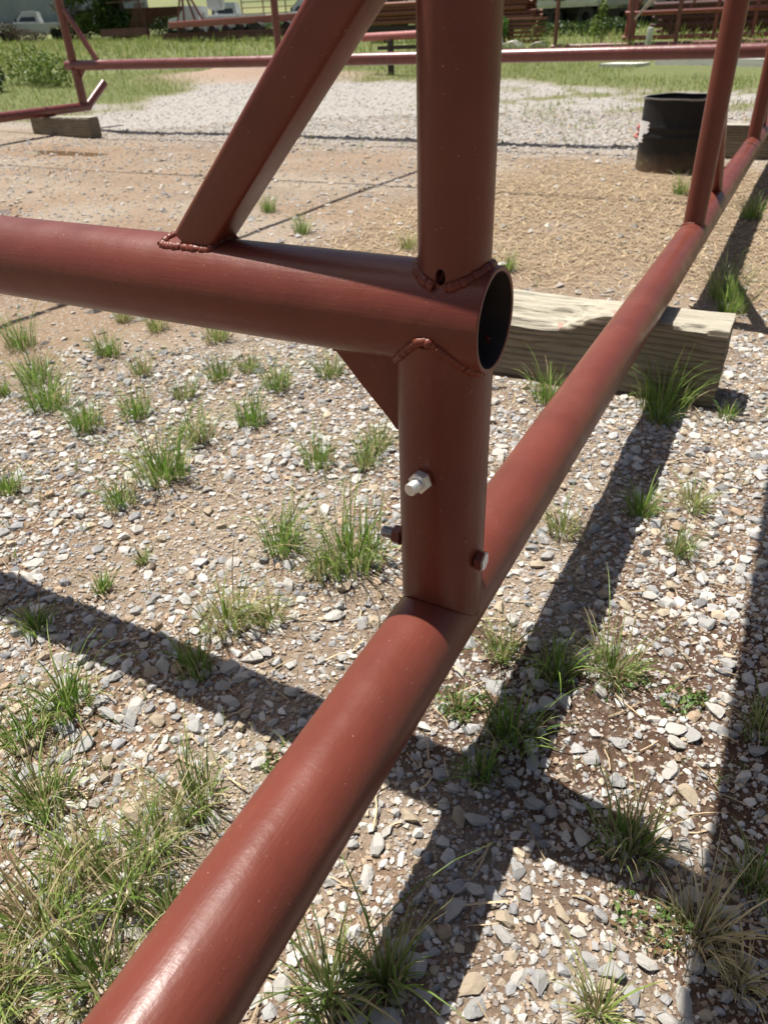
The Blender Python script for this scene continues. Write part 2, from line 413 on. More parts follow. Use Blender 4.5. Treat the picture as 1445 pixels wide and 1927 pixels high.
# the largest stones: each an object of its own, part of the ground
rock_me = []
for q in range(14):
    for c in range(3):
        cc = [(.36, .355, .345), (.47, .45, .415), (.41, .34, .25)][c]
        me = bpy.data.meshes.new('stone'); me.from_pydata([tuple(p) for p in sh2[q]], [], [tuple(t) for t in f2]); me.update()
        a = me.color_attributes.new('tint', 'FLOAT_COLOR', 'POINT'); a.data.foreach_set('color', np.tile(np.array([*cc, 1], np.float32), len(sh2[q]))); me.materials.append(STONE); rock_me.append(me)
for i in big:
    me = rock_me[R1.integers(0, 14) * 3 + R1.choice(3, p=[.4, .42, .18])]
    o = bpy.data.objects.new('stone', me); COL.objects.link(o); o.parent = GROUND
    a, b, c = s[i] * R1.uniform(.95, 1.35), s[i] * R1.uniform(.75, 1.0), s[i] * R1.uniform(.5, .8)
    o.scale = (a, b, c); o.rotation_euler = (R1.normal(0, .25), R1.normal(0, .25), R1.uniform(0, 6.28)); o.location = (x[i], y[i], gz(x[i], y[i]) + c * .3)
V1 = build_rocks('gravel', x[rest], y[rest], s[rest], sh1, f1, R1)
# grit between them
x, y = sample(170000, .25, 2.9); d = zones(x, y); k = R1.uniform(0, 1, len(x)) < .35 + .5 * d[0]; x, y = x[k], y[k]
s = np.clip(np.exp(R1.normal(math.log(.0028), .38, len(x))), .0015, .0055)
sh0 = []
ov = np.array([[1, 0, 0], [-1, 0, 0], [0, 1, 0], [0, -1, 0], [0, 0, 1], [0, 0, -1.]]); of = np.array([[0, 2, 4], [2, 1, 4], [1, 3, 4], [3, 0, 4], [2, 0, 5], [1, 2, 5], [3, 1, 5], [0, 3, 5]])
cubv = np.array([[a, b, c] for a in (-1, 1) for b in (-1, 1) for c in (-1, 1)], float) * .72
cubf = np.array([[0, 1, 3], [0, 3, 2], [4, 6, 7], [4, 7, 5], [0, 4, 5], [0, 5, 1], [2, 3, 7], [2, 7, 6], [0, 2, 6], [0, 6, 4], [1, 5, 7], [1, 7, 3]])
for q in range(12): sh0.append(cubv * (1 + R1.normal(0, .2, cubv.shape)))
V2 = build_rocks('grit', x, y, s, sh0, cubf, R1, soil=R1.uniform(.1, 1, (len(x), 1)))
# middle distance
x, y = sample(150000, 2.6, 11.5); d = zones(x, y); k = R1.uniform(0, 1, len(x)) < np.clip(.19 + .5 * d[0] - .2 * d[1], .05, 1) * (1 - d[2]); x, y = x[k], y[k]
s = np.clip(np.exp(R1.normal(math.log(.0085), .5, len(x))), .004, .03)
V3 = build_rocks('gravel', x, y, s, [ov * (1 + R1.normal(0, .15, ov.shape)) * 1.15 for _ in range(10)], of, R1, soil=R1.uniform(0, .45, (len(x), 1)))
# the pale gravel drive
x, y = sample(90000, 7.0, 18); d = zones(x, y); k = R1.uniform(0, 1, len(x)) < np.clip(d[7] * .8 + .05, 0, 1) * (1 - .85 * d[2]); x, y = x[k], y[k]
s = np.clip(np.exp(R1.normal(math.log(.0085), .35, len(x))), .005, .02)
V4 = build_rocks('gravel', x, y, s, sh0, cubf, R1, sink=.55, soil=R1.uniform(0, .35, (len(x), 1)))
off = 0; VV = []; FF = []; CC = []
for (v, f, c) in (V1, V2, V3, V4): VV.append(v); FF.append(f + off); CC.append(c); off += len(v)
g = mesh_np('gravel', np.concatenate(VV), np.concatenate(FF), STONE, None, False, np.concatenate(CC)); tag(g, kind='stuff')
g['label'] = 'loose grey and tan crushed limestone gravel spread over the yard'; g['category'] = 'gravel'

# ------------------------------------------------------------------ grass
GC = {'g': [(.14, .25, .04), (.21, .32, .065), (.29, .37, .11), (.10, .18, .035)], 'd': [(.15, .24, .05), (.23, .31, .09), (.34, .35, .16), (.11, .17, .035)],
      'y': [(.24, .32, .08), (.34, .37, .14), (.44, .40, .21), (.17, .25, .06)], 'f': [(.27, .33, .085), (.36, .38, .13), (.20, .27, .06), (.42, .38, .19)], 's': [(.55, .47, .28), (.45, .38, .2), (.25, .27, .1), (.6, .52, .36)]}
def blades(x, y, z, hgt, lean, az, wid, cols, segs=4, curl=1.0, r=R1):
    """arrays per blade -> verts, quads, colours. A blade arcs out from its root"""
    n = len(x); t = np.linspace(0, 1, segs + 1)
    th = lean[:, None] * (.25 + curl * t[None] ** 1.3)              # angle from vertical along the blade
    ds = (hgt / segs)[:, None] * np.ones(segs)[None]
    hx = np.concatenate([np.zeros((n, 1)), np.cumsum(np.sin(th[:, :-1]) * ds, 1)], 1); hz = np.concatenate([np.zeros((n, 1)), np.cumsum(np.cos(th[:, :-1]) * ds, 1)], 1)
    cx, sx = np.cos(az)[:, None], np.sin(az)[:, None]
    px = x[:, None] + hx * cx; py = y[:, None] + hx * sx; pz = z[:, None] + np.maximum(hz, -.0 + .004)
    pz[:, 0] = z - .004
    tw = az + np.pi / 2 + r.normal(0, .5, n); wv = wid[:, None] * (1 - t[None] ** 1.8 * .92)
    wx = np.cos(tw)[:, None] * wv; wy = np.sin(tw)[:, None] * wv; wz = (r.normal(0, .5, n)[:, None]) * wv
    V = np.stack([np.stack([px - wx, py - wy, pz - wz], -1), np.stack([px + wx, py + wy, pz + wz], -1)], 2).reshape(n, -1, 3)
    m = 2 * (segs + 1); q = np.array([[2 * i, 2 * i + 1, 2 * i + 3, 2 * i + 2] for i in range(segs)])
    F = (np.arange(n) * m)[:, None, None] + q[None]
    base = cols[:, None, :] * np.ones((1, m, 1))
    return V.reshape(-1, 3), F.reshape(-1, 4), base.reshape(-1, 3)
def tuft(x0, y0, h, rad, kind, nb, r):
    a = r.uniform(0, 2 * np.pi, nb); q = rad * .5 * r.uniform(0, 1, nb) ** .8
    x = x0 + q * np.cos(a); y = y0 + q * np.sin(a); az = a + r.normal(0, .5, nb)
    flat = {'g': .8, 'd': 1.05, 'y': 1.15, 's': 1.3}[kind]
    lean = np.abs(r.normal(flat * .8, .45, nb)); L = np.maximum(h * .8, rad * 1.1) * (.28 + r.uniform(0, 1, nb) ** 1.6 * .95) * 1.1
    run = r.uniform(0, 1, nb) < .16; lean[run] = r.uniform(1.25, 1.6, run.sum()); L[run] *= r.uniform(1.1, 1.7, run.sum())
    pal = np.array(GC[kind]); c = pal[r.choice(4, nb, p=[.35, .3, .15, .2])] * r.uniform(.8, 1.25, (nb, 1))
    dry = r.uniform(0, 1, nb) < (.12 if kind == 'g' else .24); c[dry] = np.array([.46, .38, .22]) * r.uniform(.7, 1.1, (dry.sum(), 1))
    return blades(x, y, ground_z(x, y), L, lean, az, r.uniform(.0006, .0016, nb) * (1 + h * 2), c, 5, 1.1, r)
TUFTS = [(-1.386,1.24,0.159,0.112,'g'),(-1.39,1.08,0.067,0.064,'g'),(-2.075,1.431,0.113,0.108,'g'),(-1.823,1.37,0.097,0.085,'g'),(-2.307,1.586,0.095,0.088,'g'),(-2.239,1.874,0.088,0.073,'g'),(-1.737,1.507,0.088,0.07,'g'),(-1.731,1.002,0.079,0.051,'g'),(-2.309,1.438,0.058,0.047,'g'),(-2.648,1.796,0.064,0.097,'g'),(-1.363,1.624,0.097,0.076,'g'),(-1.454,1.46,0.105,0.082,'d'),(-1.433,1.875,0.068,0.074,'g'),(-1.674,1.857,0.07,0.067,'g'),(-1.684,1.682,0.056,0.055,'d'),(-1.331,2.045,0.07,0.076,'d'),(-1.024,1.48,0.08,0.068,'g'),(-0.92,1.64,0.091,0.063,'d'),(-0.899,1.536,0.06,0.053,'d'),(-2.245,2.167,0.053,0.067,'y'),(-2.48,2.207,0.049,0.058,'y'),(-1.943,2.18,0.051,0.086,'y'),(-1.618,1.958,0.071,0.058,'d'),(-1.973,1.784,0.048,0.059,'d'),(-0.714,1.134,0.179,0.118,'g'),(-0.89,1.106,0.082,0.077,'g'),(-0.75,1.062,0.07,0.061,'d'),(-1.173,0.801,0.053,0.036,'g'),(-1.198,0.643,0.06,0.056,'g'),(-1.161,0.917,0.045,0.031,'d'),(-0.821,0.701,0.1,0.063,'g'),(-0.841,0.827,0.077,0.1,'y'),(-0.765,0.872,0.051,0.056,'y'),(-0.971,0.517,0.156,0.079,'g'),(-0.988,0.437,0.082,0.067,'g'),(-0.848,0.356,0.139,0.078,'d'),(-0.624,0.468,0.122,0.073,'d'),(-0.626,0.312,0.146,0.085,'d'),(-0.688,0.213,0.18,0.111,'y'),(-0.565,0.201,0.135,0.091,'d'),(-0.632,0.385,0.097,0.074,'y'),(-0.667,0.133,0.14,0.063,'y'),(-0.718,0.305,0.114,0.072,'y'),(-0.538,0.309,0.1,0.06,'d'),(-0.219,2.249,0.126,0.127,'g'),(-0.56,2.148,0.108,0.078,'g'),(-0.172,3.436,0.159,0.116,'g'),(-0.207,5.036,0.103,0.095,'g'),(-0.701,5.677,0.117,0.092,'g'),(-0.158,1.612,0.127,0.06,'g'),(-0.306,1.448,0.063,0.058,'y'),(-0.046,1.679,0.055,0.053,'y'),(-0.046,1.479,0.044,0.049,'d'),(-0.299,0.996,0.115,0.047,'y'),(-0.217,0.812,0.096,0.083,'g'),(-0.24,0.721,0.08,0.053,'g'),(0.007,0.7,0.143,0.08,'d'),(0.162,1.007,0.095,0.051,'d'),(-0.293,0.328,0.206,0.063,'d'),(-0.231,0.375,0.184,0.042,'d'),(0.02,0.46,0.103,0.04,'y'),(0.114,0.609,0.132,0.065,'s'),(0.177,0.719,0.129,0.054,'d'),(-0.191,0.981,0.065,0.061,'g'),(-3.192,4.306,0.099,0.081,'g'),(-2.617,3.856,0.053,0.081,'g'),(-1.179,3.507,0.089,0.058,'g'),(-0.029,2.24,0.031,0.036,'g'),(-1.108,6.587,0.081,0.077,'g'),(-0.205,2.13,0.031,0.057,'g'),(-0.122,3.258,0.102,0.088,'g'),(-1.833,3.734,0.082,0.074,'y'),(-0.095,1.036,0.041,0.071,'d'),(0.172,0.575,0.066,0.041,'s'),(-0.489,0.555,0.032,0.035,'d'),(-0.32,0.82,0.049,0.038,'d')]
NAMED = {0: 'tall green grass tuft on pale sandy gravel, left of centre', 2: 'bushy green grass tuft near the left edge, upper of a close pair', 3: 'green grass tuft just below and right of its twin near left edge',
 10: 'upright green grass tuft on gravel below the middle of the red rail', 12: 'small bright green tuft under the red rail, left of the gusset', 16: 'low spreading grass tuft left of the upper bolt',
 24: 'large bright green grass tuft beside the threaded bolt end', 30: 'grass tuft lying in the rail shadow at left', 33: 'big upright green grass tuft at the left edge below the shadow',
 35: 'grass tuft left of the foreground pipe with drooping mixed blades', 36: 'olive green tuft right against the left side of the foreground pipe', 38: 'large pale straw coloured grass clump in the lower left corner',
 44: 'green grass tuft in front of the timber near its right end', 45: 'green tuft at the foot of the timber left of the pipe', 46: 'dark green grass clump in the pipe shadow behind the timber',
 48: 'small green tuft growing right of the black drum', 49: 'green grass tuft in the long pipe shadow on the right gravel', 53: 'pale green upright sprig beside the pipe below the lower bolt',
 54: 'broad bladed green weed in the dark damp earth', 56: 'wide dark green tuft where two shadows cross at lower right', 57: 'dry tipped tuft at the right edge among white stones', 58: 'tall grass clump at the bottom edge right of the foreground pipe',
 61: 'dead straw coloured tuft at lower right', 64: 'small lone tuft on the sand seen right of the slanted brace'}
VV, FF, CC, off = [], [], [], 0
for i, (tx, ty, th_, tr_, tk) in enumerate(TUFTS):
    tr_ = tr_ * (1.3 if ty > .95 else 1.08); nb = int(np.clip(60 + tr_ * 1200, 70, 230)); r_ = np.random.default_rng(900 + i)
    v, f, c = tuft(tx, ty, th_ * .82, tr_, tk, nb, r_)
    if i in NAMED:
        z0 = gz(tx, ty); o = mesh_np('grass_tuft', v - np.array([tx, ty, z0], np.float32), f, BLADE, None, False, c, (tx, ty, z0))
        tag(o, NAMED[i], 'grass tuft', 'grass tufts in the gravel')
    else: VV.append(v); FF.append(f + off); CC.append(c); off += len(v)
# thin scattered blades and small sprigs
def scatter(n, rmin, rmax, wfun, h, kind, lean, wd, segs=3, a0=-48, a1=84, clump=None):
    x, y = sample(n, rmin, rmax, a0, a1); wt = wfun(x, y); k = R1.uniform(0, 1, len(x)) < wt; x, y = x[k], y[k]; n = len(x)
    if clump: m = clump; x = np.repeat(x, m) + R1.normal(0, .02, n * m); y = np.repeat(y, m) + R1.normal(0, .02, n * m); n = n * m
    pal = np.array(GC[kind]); c = pal[R1.choice(4, n, p=[.35, .3, .15, .2])] * R1.uniform(.75, 1.25, (n, 1))
    return blades(x, y, ground_z(x, y), h * R1.uniform(.4, 1.2, n), np.abs(R1.normal(lean, .45, n)), R1.uniform(0, 6.28, n), wd * R1.uniform(.6, 1.4, n), c, segs)
def lowleft(x, y): return sm(-.38, -.5, x) * (1 - sm(.35, .75, y + (fbm(x * 5, y * 5, 77) - .5) * .5))
parts = [scatter(1900, .3, 1.2, lowleft, .06, 'd', 1.15, .0007, 4), scatter(1900, .3, 1.2, lowleft, .065, 'y', 1.25, .0007, 4), scatter(300, .3, 1.2, lowleft, .07, 's', 1.4, .0006, 4),
         scatter(500, .3, 2.4, lambda x, y: sm(.45, .7, fbm(x * 4, y * 4, 81)), .035, 'd', .9, .0009, 3, clump=5),
         scatter(900, .3, 1.6, lambda x, y: sm(-.3, -.1, x) * .5, .05, 's', 1.4, .0007, 4),
         scatter(1500, 1.2, 4.5, lambda x, y: sm(.55, .7, fbm(x * 1.5, y * 1.5, 83)) * sm(-.8, -1.4, x) * .8, .042, 'd', 1.0, .001, 3, clump=9)]
# meadow beyond the drive, denser than one can count
G2 = lambda x, y: zones(x, y)[2]
OFFS = lambda x, y: 1 - ((x > -3.4) & (x < 3) & (y > 15.7) & (y < 21))
parts += [scatter(80000, 8, 22, lambda x, y: G2(x, y) * OFFS(x, y), .085, 'f', .8, .0042, 2), scatter(20000, 8, 22, lambda x, y: G2(x, y) * OFFS(x, y), .12, 'g', .7, .004, 2),
          scatter(70000, 22, 70, lambda x, y: np.ones_like(x), .26, 'f', .7, .014, 2), scatter(14000, 22, 70, lambda x, y: sm(.4, .6, fbm(x * .4, y * .4, 95)), .42, 'g', .5, .014, 2),
          scatter(5000, 8, 15, lambda x, y: sm(.5, .72, fbm(x * 1.6, y * 1.6, 91)) * (1 - G2(x, y)) * sm(-6, -3, x), .08, 'y', .7, .004, 2, clump=4)]
for (v, f, c) in parts: VV.append(v); FF.append(f + off); CC.append(c); off += len(v)
g = mesh_np('grass', np.concatenate(VV), np.concatenate(FF), BLADE, None, False, np.concatenate(CC)); tag(g, 'green and straw coloured grass over the yard edge and between stones', 'grass', kind='stuff')
# straw
def straws(n, wf, rmin, rmax, L):
    x, y = sample(n, rmin, rmax); k = R1.uniform(0, 1, len(x)) < wf(x, y); x, y = x[k], y[k]; n = len(x)
    a = R1.uniform(0, 6.28, n); l = L * R1.uniform(.3, 1.2, n); wd = R1.uniform(.0006, .0016, n) * np.clip(np.hypot(x, y) * .4, 1, 2); z = ground_z(x, y) + R1.uniform(.002, .012, n)
    dx, dy = np.cos(a) * l / 2, np.sin(a) * l / 2; nx, ny = -np.sin(a) * wd, np.cos(a) * wd; dz = R1.normal(0, .09, n) * l; bend = R1.normal(0, .06, n) * l
    mx, my = x + nx / wd * bend, y + ny / wd * bend
    P = np.stack([np.stack([x - dx - nx, y - dy - ny, z - dz], -1), np.stack([x - dx + nx, y - dy + ny, z - dz], -1), np.stack([mx - nx, my - ny, z + .002], -1), np.stack([mx + nx, my + ny, z + .002], -1), np.stack([x + dx - nx, y + dy - ny, z + dz], -1), np.stack([x + dx + nx, y + dy + ny, z + dz], -1)], 1)
    F = (np.arange(n) * 6)[:, None, None] + np.array([[0, 1, 3, 2], [2, 3, 5, 4]])[None]
    c = np.array([[.45, .35, .22]]) * R1.uniform(.45, 1.25, (n, 1)); c = np.repeat(c, 6, 0)
    return P.reshape(-1, 3), F.reshape(-1, 4), c
A1 = straws(330000, lambda x, y: np.where((x > -3) & (x < .6), np.clip(zones(x, y)[1], 0, 1), 0) * .45, 2.6, 8.2, .07); A2 = straws(3600, lambda x, y: .35 + 0 * x, .3, 2.4, .06)
A = (np.concatenate([A1[0], A2[0]]), np.concatenate([A1[1], A2[1] + len(A1[0])]), np.concatenate([A1[2], A2[2]]))
STRAW = tint_mat('dry_straw', .7, .1, 30, .1, 0)
g = mesh_np('straw', A[0], A[1], STRAW, None, False, A[2]); tag(g, 'dry yellow straw litter scattered on the earth around the drum', 'straw', kind='stuff')

# ------------------------------------------------------------------ the near frame
RB, RRL, RU = .0572, .0586, .0402
XB, YL, ZB, XU, ZR = -.323, .7491, -.721, -.3128, -.2752
side = root('side_frame', 'long red primed bottom pipe with uprights running from the lower left foreground to the drum', 'pipe frame', W(XB, 4, ZB), 'red pipe frames')
pipe('bottom_rail', W(XB, -1.2, ZB), W(XB, 8.6, ZB), RB, PAINT, side, seg=72)

def weld(name, pts_fn, n, r, parent, closed=True, seed=0, turns=None):
    """a bead of overlapping ripples following pts_fn(t)"""
    rr = random.Random(seed); pts = []; rad = []
    Lp = sum((Vector(pts_fn((i + 1) / n)) - Vector(pts_fn(i / n))).length for i in range(n)); per = .0046
    steps = int(Lp / .0011); jit = [rr.uniform(.88, 1.14) for _ in range(steps)]
    for i in range(steps + 1):
        t = i / steps; s = t * Lp; ph = (s / per) % 1; k = int(s / per)
        p = Vector(pts_fn(t)); wob = Vector((math.sin(k * 1.7), math.cos(k * 2.3), math.sin(k * 3.1))) * r * (turns or .07)
        pts.append(p + wob); rad.append((.93 + .13 * (1 - ph) ** .7) * jit[min(k, steps - 1)])
    return tube_curve(name, pts, r, WELD, parent, 12, lambda i: rad[i])
def saddle(cx, cy, cz, r1, Rh, axis, sgn):
    """where a vertical pipe of radius r1 meets a horizontal pipe of radius Rh lying along axis"""
    def fn(t):
        a = 2 * math.pi * t; X = r1 * math.cos(a); Y = r1 * math.sin(a); off = Y if axis == 'x' else X
        return W(cx + X * 1.0, cy + Y * 1.0, cz + sgn * (math.sqrt(max(Rh * Rh - off * off, 1e-6)) - .0003))
    return fn
def upright(y, braces, top=1.3, par=side, x=XB, zb=ZB, r=.0394):
    o = pipe('upright', W(x, y, zb + .045), W(x, y, top), r, PAINT, par, seg=48)
    weld('weld_bead', saddle(x, y, zb, r, RB, 'y', 1), 60, .005, par, seed=int(y * 10))
    return o
for y_ in (3.157, 5.676, 8.0):
    upright(y_, None)
    if y_ < 7: pipe('knee_brace', W(XB, y_ + .68, ZB + .05), W(XB, y_ + .03, -.19), .024, PAINT, side, wall=.003, seg=32)
pipe('top_rail', W(XB, -1.2, .27), W(XB, 8.05, .27), RB, PAINT, side)

cross = root('cross_frame', 'near red primed pipe cross rail with stub post, open round end and slanted square brace', 'pipe frame', W(XU, YL, ZR), 'red pipe frames')
XE = -.262
rail = pipe('cross_rail', W(XE, YL, ZR), W(-8.2, YL, ZR), RRL, PAINT, cross, wall=.0055, seg=96, rings=150)
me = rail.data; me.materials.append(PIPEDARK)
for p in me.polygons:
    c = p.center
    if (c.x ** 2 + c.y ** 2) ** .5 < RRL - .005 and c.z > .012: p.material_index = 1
post = pipe('upright_post', W(XU, YL, ZR + RRL - .02), W(XU, YL, 1.3), RU, PAINT, cross, wall=.006, seg=72, rings=60)
def trim(o, keep_above, rz):
    mw = Matrix.LocRotScale(o.location + o.parent.location, o.rotation_quaternion, None); mi = mw.inverted()
    for v_ in o.data.vertices:
        p = mw @ v_.co; dy = p.y - YL; q = math.sqrt(max(RRL * RRL - dy * dy, 0)) - .0025
        lim = H + ZR + (q if keep_above else -q)
        if (p.z < lim) if keep_above else (p.z > lim): p.z = lim; v_.co = mi @ p
trim(post, True, 0)
# vent hole burnt through the foot of the post
cut = bmesh.new(); bmesh.ops.create_cone(cut, cap_ends=True, segments=24, radius1=.0058, radius2=.0058, depth=.06)
for v_ in cut.verts: v_.co = Vector((v_.co.x, v_.co.z - .04, v_.co.y * 1.5))
bmesh.ops.recalc_face_normals(cut, faces=cut.faces); cme = bpy.data.meshes.new('cutter'); cut.to_mesh(cme); cut.free(); co = bpy.data.objects.new('cutter', cme); COL.objects.link(co); co.location = W(-.3123, YL - .012, -.2215)
bpy.context.view_layer.update()
for tgt in (post, rail):
    md = tgt.modifiers.new('b', 'BOOLEAN'); md.object = co; md.operation = 'DIFFERENCE'; md.solver = 'EXACT'
    bpy.context.view_layer.update(); dg = bpy.context.evaluated_depsgraph_get(); nm = bpy.data.meshes.new_from_object(tgt.evaluated_get(dg)); tgt.modifiers.clear(); tgt.data = nm
bpy.data.objects.remove(co); bpy.data.meshes.remove(cme)
sleeve = pipe('lower_sleeve', W(XB, YL, ZR - .02), W(XB, YL, ZB + .004), RB, PAINT, cross, wall=.0055, seg=96, rings=60)
trim(sleeve, False, 0)
# cope the sleeve over the bottom rail: lift its lower rim on to the rail
mw = Matrix.LocRotScale(W(XB, YL, ZR - .02), sleeve.rotation_quaternion, None); mi = mw.inverted()
for v_ in sleeve.data.vertices:
    p = mw @ v_.co; dx = p.x - XB; zc = H + ZB + math.sqrt(max((RB + .0012) ** 2 - dx * dx, 0)) + .0005
    if p.z < zc + .0: p.z = zc; v_.co = mi @ p
def sad2(t, r1=RU, cx=XU, sg=1, rr=RRL):
    return saddle(cx, YL, ZR, r1, rr, 'x', sg)(t)
gap = .05
weld('weld_bead', lambda t: sad2((.75 + gap / 2 + t * (1 - gap)) % 1), 90, .0058, cross, seed=3)
weld('weld_bead', lambda t: sad2(.052 + t * .896, RB, XB, -1), 90, .0054, cross, seed=4)
# slanted square brace
b0 = W(-.672, YL, -.2265); d = Vector((.69, 0, .722)).normalized()
bar('brace', b0, b0 + d * .56, .052, .052, PAINT, cross, bev=.0065, up=(0, 1, 0))
def brace_weld(t):
    c = [(-.711, -.0265), (-.632, -.0265), (-.630, .0265), (-.709, .0265), (-.711, -.0265)]; k = min(int(t * 4), 3); u = t * 4 - k
    X = c[k][0] + (c[k + 1][0] - c[k][0]) * u; Y = c[k][1] + (c[k + 1][1] - c[k][1]) * u
    return W(X, YL + Y, ZR + math.sqrt(RRL ** 2 - Y * Y) - .0015)
weld('weld_bead', brace_weld, 60, .0056, cross, seed=5, turns=.13)
# gusset plate
gp = [(-.484, -.318), (-.372, -.318), (-.372, -.436), (-.3885, -.4335), (-.3985, -.4205), (-.437, -.3795), (-.476, -.3345)]
v = [(a - gp[0][0], -.004, b - gp[0][1]) for a, b in gp] + [(a - gp[0][0], .004, b - gp[0][1]) for a, b in gp]; n_ = len(gp)
f = [tuple(range(n_)), tuple(range(n_, 2 * n_))[::-1]] + [(i, i + n_, (i + 1) % n_ + n_, (i + 1) % n_) for i in range(n_)]
py_mesh('gusset_plate', v, f, PAINT, cross, False, W(gp[0][0], YL, gp[0][1]))
weld('weld_bead', lambda t: W(-.474 + t * .094, YL - .005, ZR - RRL - .002), 30, .0035, cross, seed=6)
weld('weld_bead', lambda t: W(XB - RB - .001, YL - .005, -.337 - t * .092), 30, .0032, cross, seed=8)
# bolts
def hexprism(name, c, axis, af, hgt, mat, par, painted=None):
    bm = bmesh.new(); bmesh.ops.create_cone(bm, cap_ends=True, segments=6, radius1=af / math.sqrt(3), radius2=af / math.sqrt(3), depth=hgt)
    bmesh.ops.bevel(bm, geom=[e for e in bm.edges if abs(e.verts[0].co.z - e.verts[1].co.z) < 1e-6], offset=.0014, segments=2, affect='EDGES')
    me = bpy.data.meshes.new(name); bm.to_mesh(me); bm.free(); shade_auto(me, 25)
    o = link(name, me, mat, par, Vector(c) + Vector(axis) * hgt / 2); o.rotation_mode = 'QUATERNION'
    o.rotation_quaternion = Vector(axis).to_track_quat('Z', 'Y') @ Quaternion((0, 0, 1), .35)
    return o
def thread(name, c, axis, r, L, mat, par, pitch=.0023):
    v = []; f = []; n = int(L / (pitch / 4)); seg = 28
    for i in range(n + 1):
        z = L * i / n
        for k in range(seg):
            a = 2 * math.pi * k / seg; ph = ((z / pitch) + k / seg) % 1; q = r - .0009 * (1 - abs(2 * ph - 1)) if z < L - .0015 else r - .0008
            v.append((q * math.cos(a), q * math.sin(a), z))
        if i:
            for k in range(seg):
                a = (i - 1) * seg + k; b = (i - 1) * seg + (k + 1) % seg; f.append((a, b, b + seg, a + seg))
    f.append(tuple(range(n * seg, n * seg + seg)))
    o = py_mesh(name, v, f, mat, par, True, c); o.rotation_mode = 'QUATERNION'; o.rotation_quaternion = Vector(axis).to_track_quat('Z', 'Y'); shade_auto(o.data, 60); return o
ax = Vector((-.16, -1, -.03)).normalized()
c0 = W(-.3255, YL - RB + .001, -.4655)
nut = hexprism('nut', c0, ax, .0245, .0135, ZINC, cross)
thread('bolt', c0 + ax * .0125, ax, .0084, .017, ZINC, cross)
hexprism('washer_paint_ring', c0 - ax * .001, ax, .030, .003, WELD, cross).name = 'washer'
ax2 = Vector((1, 0, 0)); c1 = W(XB + RB - .0015, YL - .012, -.602)
ZINCW = simple('zinc_bolt_face', (.8, .8, .78), .5, .1, .12, 120, .0004)
bh = hexprism('bolt_head', c1, ax2, .0250, .0125, ZINCW, cross); bh.rotation_quaternion = ax2.to_track_quat('Z', 'Y')
bh.data.materials.append(PAINT)
for p in bh.data.polygons:
    if p.normal.z < .5: p.material_index = 1
ax3 = Vector((-1, 0, 0)); c2 = W(XB - RB + .0015, YL - .012, -.597)
hexprism('nut', c2, ax3, .0245, .0135, PAINT, cross); thread('bolt', c2 + ax3 * .0125, ax3, .0084, .019, ZINC_DARK, cross)

# ------------------------------------------------------------------ far frames
YF = 8.05
farx = root('cross_frame', 'far red primed cross rail spanning behind the yard, seen behind the near post', 'pipe frame', W(-8.83, YF, ZR), 'red pipe frames')
pipe('cross_rail', W(-8.97, YF, ZR), W(-.2, YF, ZR), RRL, PAINT_DULL, farx, seg=40, rings=80)
pipe('upright_post', W(-8.85, YF, ZR + .045), W(-8.85, YF, 1.3), .052, PAINT_DULL, farx, seg=36)
pipe('upright_post', W(-5.56, YF, ZR + .045), W(-5.56, YF, 1.3), .040, PAINT_DULL, farx, seg=36)
pipe('top_rail', W(-8.97, YF, 1.3), W(-.2, YF, 1.3), RRL, PAINT_DULL, farx, seg=24)
pipe('lower_sleeve', W(-8.83, YF, ZR - .045), W(-8.83, YF, -.71), .0572, PAINT_DULL, farx, seg=36)
bar('brace', W(-8.41, YF, -.225), W(-8.80, YF, .34), .052, .052, PAINT_DULL, farx, bev=.004, up=(0, 1, 0))
v = [(0, -.004, 0), (.12, -.004, 0), (0, -.004, -.11), (0, .004, 0), (.12, .004, 0), (0, .004, -.11)]
py_mesh('gusset_plate', v, [(0, 1, 2), (5, 4, 3), (0, 3, 4, 1), (1, 4, 5, 2), (2, 5, 3, 0)], PAINT_DULL, farx, False, W(-8.775, YF, ZR - RRL + .005))
weld('weld_bead', saddle(-8.85, YF, ZR, .052, RRL, 'x', 1), 40, .006, farx, seed=21)
weld('weld_bead', saddle(-8.83, YF, ZR, .0572, RRL, 'x', -1), 40, .006, farx, seed=22)
lefts = root('side_frame', 'far left red bottom pipe with a short turned up stub resting on a grey timber', 'pipe frame', W(-8.83, YF, -.752), 'red pipe frames')
pipe('bottom_rail', W(-8.83, .4, -.752), W(-8.83, 8.13, -.752), RB, PAINT_DULL, lefts, seg=40)
pipe('turned_up_stub', W(-8.83, 8.09, -.765), W(-8.80, 8.47, -.50), .052, PAINT_DULL, lefts, seg=40)

